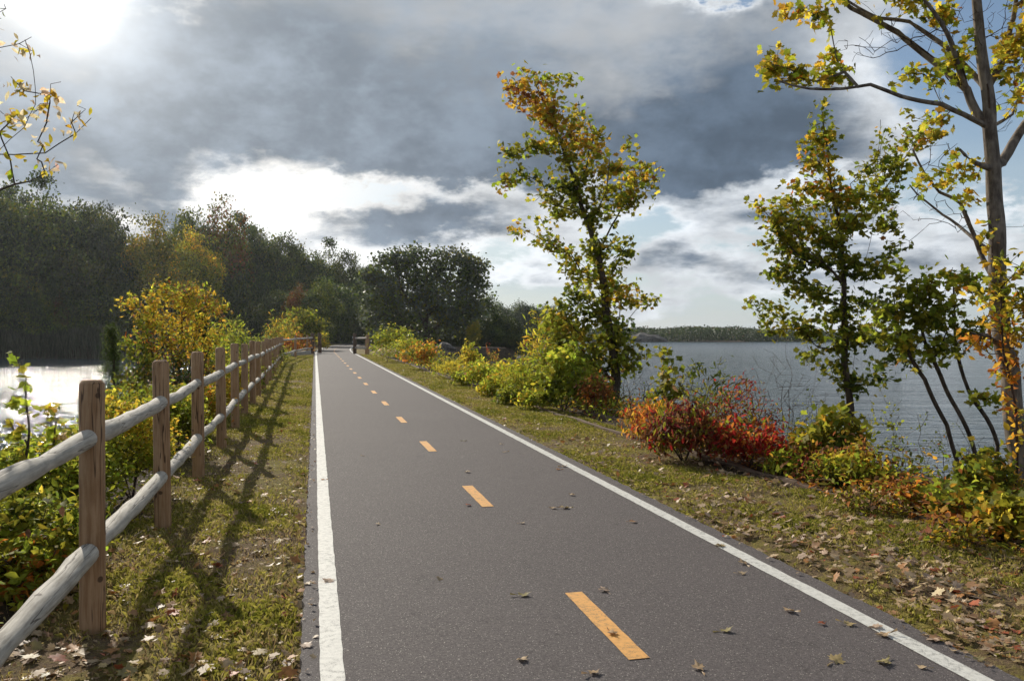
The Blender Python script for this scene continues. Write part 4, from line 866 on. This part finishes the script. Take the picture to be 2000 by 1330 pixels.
def verge_leaves():
    nR, nL, rest, rc = 0, 0, [], []
    cand = []
    for i in range(12000):
        s = 2.2 + rng.random() ** 1.7 * 22; t = rng.uniform(3.12, 6.4); p = math.exp(-max(0, s - 6.5) / 3.6) * (1 if t > 3.3 else .8)
        if rng.random() < p + .04 and wob(s * 1.4, t * 1.6) + rng.normal(0, .6) > -.35: cand.append((s, t, 'R'))
    for i in range(3400):
        s = 2.4 + rng.random() ** 1.7 * 18; t = rng.uniform(-2.1, -.02); p = math.exp(-max(0, s - 4.5) / 3.5)
        if rng.random() < p + .05 and wob(s * 1.4, t * 1.6) + rng.normal(0, .7) > -.2: cand.append((s, t, 'L'))
    def vis(c):
        x, y = st(c[0], c[1]); return y > 2.5 and abs(x / y) < .64 and y < 30
    cand = [c for c in cand if vis(c)]; cand.sort(key=lambda c: c[0])
    for j, (s, t, side) in enumerate(cand):
        x, y = st(s, t); w = [5, 4, 1.6, 1.3, 2.2, 1, 3.4, .6] if side == 'R' else [3.4, 3, 1, 2.2, 2, 1.2, 2.4, .5]
        k = random.choices(range(8), w)[0]; sz = rng.uniform(.034, .082)
        if j < 255:
            if side == 'R': fallen(x, y, sz, k, 'dry fallen leaf in the leaf litter of the right verge', 'fallen leaves on the right verge')
            else: fallen(x, y, sz, k, 'dry fallen leaf on the grass strip below the fence', 'fallen leaves on the left verge')
        else: rest.append((x, y, hz(x, y) + rng.uniform(.008, .035), sz, k))
    for i in range(9000):                                   # crumbs and torn bits
        s = 2.3 + rng.random() ** 1.6 * 16; t = rng.uniform(3.1, 5.6) if rng.random() < .55 else rng.uniform(-2.0, .0)
        if not vis((s, t)) or wob(s * 2.3, t * 2.1) + rng.normal(0, .7) < -.3: continue
        x, y = st(s, t); rest.append((x, y, max(hz(x, y), 0 if -.07 < t < 3.17 else -9) + rng.uniform(.006, .03), rng.uniform(.010, .032), random.choices(range(8), [3, 4, .6, 1, 4, .6, 2, .6])[0]))
    Rr = np.array(rest); cc = np.array([(.52, .38, .23), (.44, .30, .17), (.50, .37, .17), (.48, .22, .07), (.36, .20, .10), (.44, .12, .05), (.50, .36, .26), (.28, .23, .10)])
    T = (MAPLE[0] * [1, 1, -1.4], MAPLE[1])
    o = scatter('leaf_litter', T, Rr[:, :3], Rr[:, 3], cc[Rr[:, 4].astype(int)] * rng.uniform(.7, 1.15, (len(Rr), 1)), M['litter'], None, 1.4, 0, org=(0, 0, 0)); tag(o, 'scattered dry leaves farther back on both verges', 'leaf litter', kind='stuff')
verge_leaves()

# ------------------------------------------------------------------ woods
def proto(i, h, w, pal, low=.12, nt=230, nl=66, sp=.62, ls=.27, T=CLUMP, rt=.22):
    n = nt; u = norm(rng.normal(size=(n, 3))) * rng.uniform(.45, 1, (n, 1)) ** .5
    lob = 1 + .42 * np.sin(u[:, 0] * 4.5 + i) * np.sin(u[:, 1] * 5 + i * 2) * np.cos(u[:, 2] * 4) + .04 * rng.normal(size=n)
    A = np.array([0, 0, h * (1 + low) / 2]) + u * np.array([w / 2, w / 2, h * (1 - low) / 2]) * lob[:, None]
    k = rng.normal(0, .3, 2); tr = [[(0, 0, -.6), (k[0] * .3, k[1] * .3, h * .3), (k[0], k[1], h * .62)], [(k[0] * .3, k[1] * .3, h * .3), (w * .18, w * .1, h * .6)], [(k[0] * .3, k[1] * .3, h * .35), (-w * .2, -w * .06, h * .62)]]
    P, par, tips = grow(tr, A, h * .06, .12); r = radii(P, par, .02); r = .02 * (np.maximum(r, .0201) / .02) ** (math.log(rt / .02) / math.log(r[0] / .02))
    L = (np.repeat(P[tips][:, None], nl, 1) + rng.normal(0, sp, (len(tips), nl, 3)) * [1, 1, .6]).reshape(-1, 3)
    e = bpy.data.objects.new('proto', None); COL.objects.link(e)
    a = wood('trunk', P, par, r, M['bark'], e, 5); b = scatter('crown', T, L, ls * rng.uniform(.6, 1.3, len(L)), colours(L, pal, .5), M['far_leaf'], e, .5, .3)
    return a, b, e, h, w
DK = [('dark', 3), ('green', 2), ('olive', 1)]
protos = [proto(0, 14, 10, DK), proto(1, 15, 9, DK, .12), proto(2, 13, 11, DK, .16), proto(3, 14, 9, [('dark', 1), ('green', 1), ('olive', 2.4), ('gold', .8), ('yellow', .3)], .1), proto(4, 13, 9, [('dark', 1.4), ('olive', 1.6), ('rust', 1.6), ('orange', .3)], .15), proto(5, 8, 9, DK, -.12), proto(6, 7, 10, DK, -.15)]
used = set()
def wood_tree(label, x, y, h, w, kind=0, tint=(1, 1, 1), group=None, name='tree', base=None):
    a, b, e, ph, pw = protos[kind]; z = max(hz(x, y), WL + .3) if base is None else base
    o = bpy.data.objects.new(name, None); COL.objects.link(o); o.location = (x, y, z); o.rotation_euler = (0, 0, rng.uniform(0, 6.28)); o.scale = (w / pw, w / pw, h / ph); o.empty_display_size = .2
    tint = tuple(np.array(tint) * rng.uniform(.62, 1.25))
    for q in (a, b):
        c = q.copy(); COL.objects.link(c); c.parent = o; c.color = (*tint, 1)
    tag(o, label, 'tree', group)
def by_px(label, px, ytop, Y, wpx, kind=0, tint=(1, 1, 1), group=None, name='tree'):
    x = (px - 1000) / F * Y; z = max(hz(x, Y), WL + .3); wood_tree(label, x, Y, (HOR - ytop) / F * Y + EYE - z, wpx / F * Y, kind, tint, group, name)
front = [('tall dark tree at the far left end of the wood', 5, 372, 112, 150, 1), ('tall dark round-topped tree, second from the left in the wood', 90, 384, 114, 150, 0), ('broad dark tree beside the gap in the skyline', 175, 412, 116, 150, 2), ('slim tree with a feathery top rising at the gap in the skyline', 208, 410, 124, 60, 1),
         ('olive and yellow tree above the golden bush, left one', 300, 442, 120, 120, 3, (1.5, 1.4, 1)), ('green tree standing highest behind the golden bush', 375, 424, 128, 110, 2, (1.1, 1.1, 1)), ('rust-brown topped tree right of the highest green one', 440, 424, 130, 110, 4, (.9, .9, .8)), ('yellowish tree with loose crown leaning over the golden bush', 385, 470, 118, 100, 3, (1.7, 1.5, 1)),
         ('dark tree in the middle of the wood, right of the rust-brown one', 505, 452, 134, 100, 0), ('dark rounded tree halfway down the slope of the skyline', 560, 470, 138, 110, 2), ('dark tree above the round olive bush', 615, 490, 142, 100, 0), ('dark tree standing above the bend of the path', 672, 500, 146, 90, 2), ('dark tree closing the gap left of the big oak', 712, 528, 152, 80, 1),
         ('small green tree beside the round bush, left of the path', 628, 555, 98, 75, 2, (1.5, 1.5, 1.2)), ('small tree with a red-orange top behind the round bush', 585, 570, 100, 60, 4, (1.1, .8, .6)), ('low dark tree behind the yellowing bush by the gate', 545, 572, 104, 80, 2, (1, 1, 1))]
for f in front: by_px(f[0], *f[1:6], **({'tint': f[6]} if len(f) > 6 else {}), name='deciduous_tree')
# rows behind and the shaded undergrowth that closes the wood
for i in range(30):
    px = -90 + i * 30 + rng.normal(0, 8); sky_y = np.interp(px, [-100, 0, 100, 200, 245, 300, 450, 600, 720, 820], [370, 375, 390, 425, 468, 450, 432, 492, 530, 560])
    by_px('dark tree in the rows behind the front of the left wood', px, sky_y + rng.uniform(8, 34), rng.uniform(126, 160) + px * .03, rng.uniform(90, 130), int(rng.integers(0, 3)), (.95, 1, .95), 'trees deep in the left wood', 'deciduous_tree')
for i in range(26):
    px = -80 + i * 32 + rng.normal(0, 8); Y = 109 + max(0, px) * .035 + rng.normal(0, 2)
    if px > 690: Y = 140
    by_px('low dark understorey tree at the edge of the left wood', px, 560 + rng.uniform(-20, 40), Y, rng.uniform(90, 130), int(rng.integers(5, 7)), (.9, .95, .85), 'understorey trees along the edge of the left wood', 'deciduous_tree')
by_px('small red-leaved tree among the dark trunks at the left', 42, 560, 110, 30, 4, (.8, .55, .5), name='deciduous_tree'); by_px('small brownish tree low in the wood at the left', 118, 575, 110, 30, 4, (.6, .55, .5), name='deciduous_tree')
# the big oak and its neighbours on the point
oakp = np.array
def oak():
    Y = 92.; cl = [(830, 510, 60, 28), (770, 535, 50, 36), (890, 520, 50, 30), (925, 535, 26, 26), (800, 570, 70, 40), (870, 575, 70, 44), (920, 580, 30, 24), (745, 580, 34, 40), (760, 630, 40, 28), (840, 625, 60, 26), (900, 620, 40, 26), (735, 545, 20, 20), (940, 560, 14, 10), (945, 525, 8, 16), (735, 625, 18, 16)]
    tr = [rooted([(835, 0), (833, 640), (832, 590)], Y), pts_at([(833, 640), (800, 590, -1), (780, 550, -2)], Y), pts_at([(833, 630), (870, 580, 1), (895, 540, 1)], Y), pts_at([(833, 600), (835, 540, 0), (830, 510, 0)], Y), pts_at([(833, 650), (770, 620, -2)], Y), pts_at([(833, 650), (900, 610, 2), (925, 590, 2)], Y)]
    A = clump_pts(cl, Y, 26, .9)
    e = plant('oak_tree', 'big round-crowned grey-green oak standing right of the path bend', 'tree', tr, A, [('dark', 1.6), ('green', 1.6), ('grey', 2.2), ('olive', 1)], CLUMP, .32, 44, .5, .02, 'bark', .9, .12, None, 'trunk', 'crown', .5, .3, None, 'far_leaf', rt=.4, kcol=.5, along=False)
oak()
by_px('dark tree right behind the big oak, towards the bay', 935, 582, 104, 90, 5, (.9, .95, .9), name='deciduous_tree'); by_px('low dark tree at the point beyond the big oak', 985, 622, 104, 70, 5, (.9, .9, .9), name='deciduous_tree')
by_px('dark tree between the path and the big oak', 735, 560, 112, 70, 0, (.8, .85, .8), name='deciduous_tree'); by_px('small tan-yellow tree under the right side of the oak', 925, 632, 90, 28, 3, (1.2, 1.1, .8), name='deciduous_tree'); by_px('low dark tree filling behind the barrier', 722, 610, 116, 50, 1, (.8, .8, .8), name='deciduous_tree')
for i, px in enumerate([955, 985, 1010, 1040, 1085, 945, 970, 1000, 1025, 1050, 1072, 1095, 860, 900, 925]):
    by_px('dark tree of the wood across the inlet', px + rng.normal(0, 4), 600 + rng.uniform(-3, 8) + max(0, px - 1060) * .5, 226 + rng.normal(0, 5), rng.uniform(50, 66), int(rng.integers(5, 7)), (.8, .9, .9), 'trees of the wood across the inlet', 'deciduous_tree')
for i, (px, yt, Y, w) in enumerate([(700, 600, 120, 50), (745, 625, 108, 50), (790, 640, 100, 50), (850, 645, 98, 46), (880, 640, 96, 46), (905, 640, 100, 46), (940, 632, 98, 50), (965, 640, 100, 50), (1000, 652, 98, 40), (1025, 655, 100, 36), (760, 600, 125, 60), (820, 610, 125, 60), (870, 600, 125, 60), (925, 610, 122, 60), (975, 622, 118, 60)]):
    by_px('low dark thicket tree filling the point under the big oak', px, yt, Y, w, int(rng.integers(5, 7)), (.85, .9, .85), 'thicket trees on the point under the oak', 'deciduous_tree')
def far_wood():
    n = 46000; px = rng.uniform(1040, 1760, n); Y = rng.uniform(293, 345, n); x = (px - 1000) / F * Y
    ft = np.interp(px, [1040, 1440, 1540, 1620, 1760], [1, 1, .7, .4, .15]); top = ft * 2.9 + ft * .45 * wob(x * .18, Y * .1) + .9 * (rng.random(n) ** 3) * (np.sin(x * 1.9) > .2) ; z = hgt(x, Y); z = np.maximum(z, WL)
    P = np.stack([x, Y, z + rng.random(n) * (top + 1.6)], 1)
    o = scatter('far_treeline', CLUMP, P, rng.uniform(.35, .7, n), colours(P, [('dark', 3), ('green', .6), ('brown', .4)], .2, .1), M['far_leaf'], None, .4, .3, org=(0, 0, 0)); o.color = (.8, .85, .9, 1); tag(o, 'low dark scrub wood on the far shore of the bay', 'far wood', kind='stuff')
far_wood()
# ------------------------------------------------------------------ rocks
def rock(label, px, py, w, h, Y, group=None, name='boulder'):
    x, y, _ = at(px, py, Y); z = max(hz(x, y), WL - .2)
    u = 14; v = 9; V = []
    ph = rng.uniform(0, 6, 3)
    for i in range(v + 1):
        th = math.pi * i / v
        for j in range(u):
            a = 2 * math.pi * j / u; d = np.array([math.sin(th) * math.cos(a), math.sin(th) * math.sin(a), math.cos(th)])
            k = 1 + .2 * math.sin(3.1 * d[0] + ph[0]) * math.cos(2.7 * d[1] + ph[1]) + .12 * math.sin(6 * d[2] + 5 * d[0] + ph[2]) + .05 * rng.normal()
            V.append((x + d[0] * w / 2 * k, y + d[1] * w / 2.4 * k, z + h * .25 + d[2] * h * .75 * k))
    Fs = [[i * u + j, (i + 1) * u + j, (i + 1) * u + (j + 1) % u, i * u + (j + 1) % u] for i in range(v) for j in range(u)]
    m = MB(); m.add(V, Fs); tag(m.build(name, M['rock'], org=(x, y, z)), label, 'rock', group)
for i, (px, Y, w, h) in enumerate([(885, 62, 2.2, .7), (905, 66, 2.4, .8), (930, 70, 2.6, .8), (955, 72, 2.4, .8), (985, 74, 2.6, .9), (1005, 70, 2.2, .8), (868, 72, 2, .7), (975, 80, 3, .9), (1025, 92, 4, 1.), (1045, 96, 3, .8)]):
    rock('dark boulder on the rocky point below the big oak', px, 690, w, h, Y, 'boulders on the rocky point')
rock('bare grey rock mound on the far shore right of the centre maple', 1262, 664, 13, 3.4, 292, None, 'rock_mound')
for i in range(46):
    s = 8 + i * 1.15 + rng.normal(0, .2); t = 7.5 + rng.normal(0, .25); x, y = st(s, t); w = rng.uniform(.45, 1.)
    rock('grey boulder at the water line of the causeway bank', 1000 + x / y * F, 700, w, w * .55, y, 'boulders along the causeway water line')
# ------------------------------------------------------------------ far building on the spit
hs = empty('boathouse', (100, 318, -.9), 'tiny red-brown low building on the far spit, seen through the twin-stemmed maple', 'building')
m = MB(); m.box((100, 318, .0), (9, 5, 1.7)); m.build('wall', M['brick'], hs)
m = MB(); m.add([(95, 315, .86), (105, 315, .86), (105, 321, .86), (95, 321, .86), (95.2, 318, 1.7), (104.8, 318, 1.7)], [[0, 1, 5, 4], [2, 3, 4, 5], [1, 2, 5], [3, 0, 4], [3, 2, 1, 0]]); m.build('roof', M['roofdk'], hs)
for a, b, e, h, w in protos:
    for q in (a, b, e): bpy.data.objects.remove(q)

# ------------------------------------------------------------------ haze
m = bpy.data.materials.new('haze'); m.use_nodes = True; t = NT(m.node_tree)
m.node_tree.nodes.remove(m.node_tree.nodes['Principled BSDF'])
pv = t.n('ShaderNodeVolumePrincipled'); pv.inputs['Color'].default_value = (.86, .92, 1, 1); pv.inputs['Density'].default_value = .00015; pv.inputs['Anisotropy'].default_value = .55
t.l(pv.outputs[0], m.node_tree.nodes['Material Output'].inputs['Volume'])
mb = MB(); mb.box((0, 0, 9.5), (7300, 12800, 27)); o = mb.build('haze', m, org=(0, 0, 0)); tag(o, 'pale autumn haze over the water and woods', 'haze', kind='stuff')
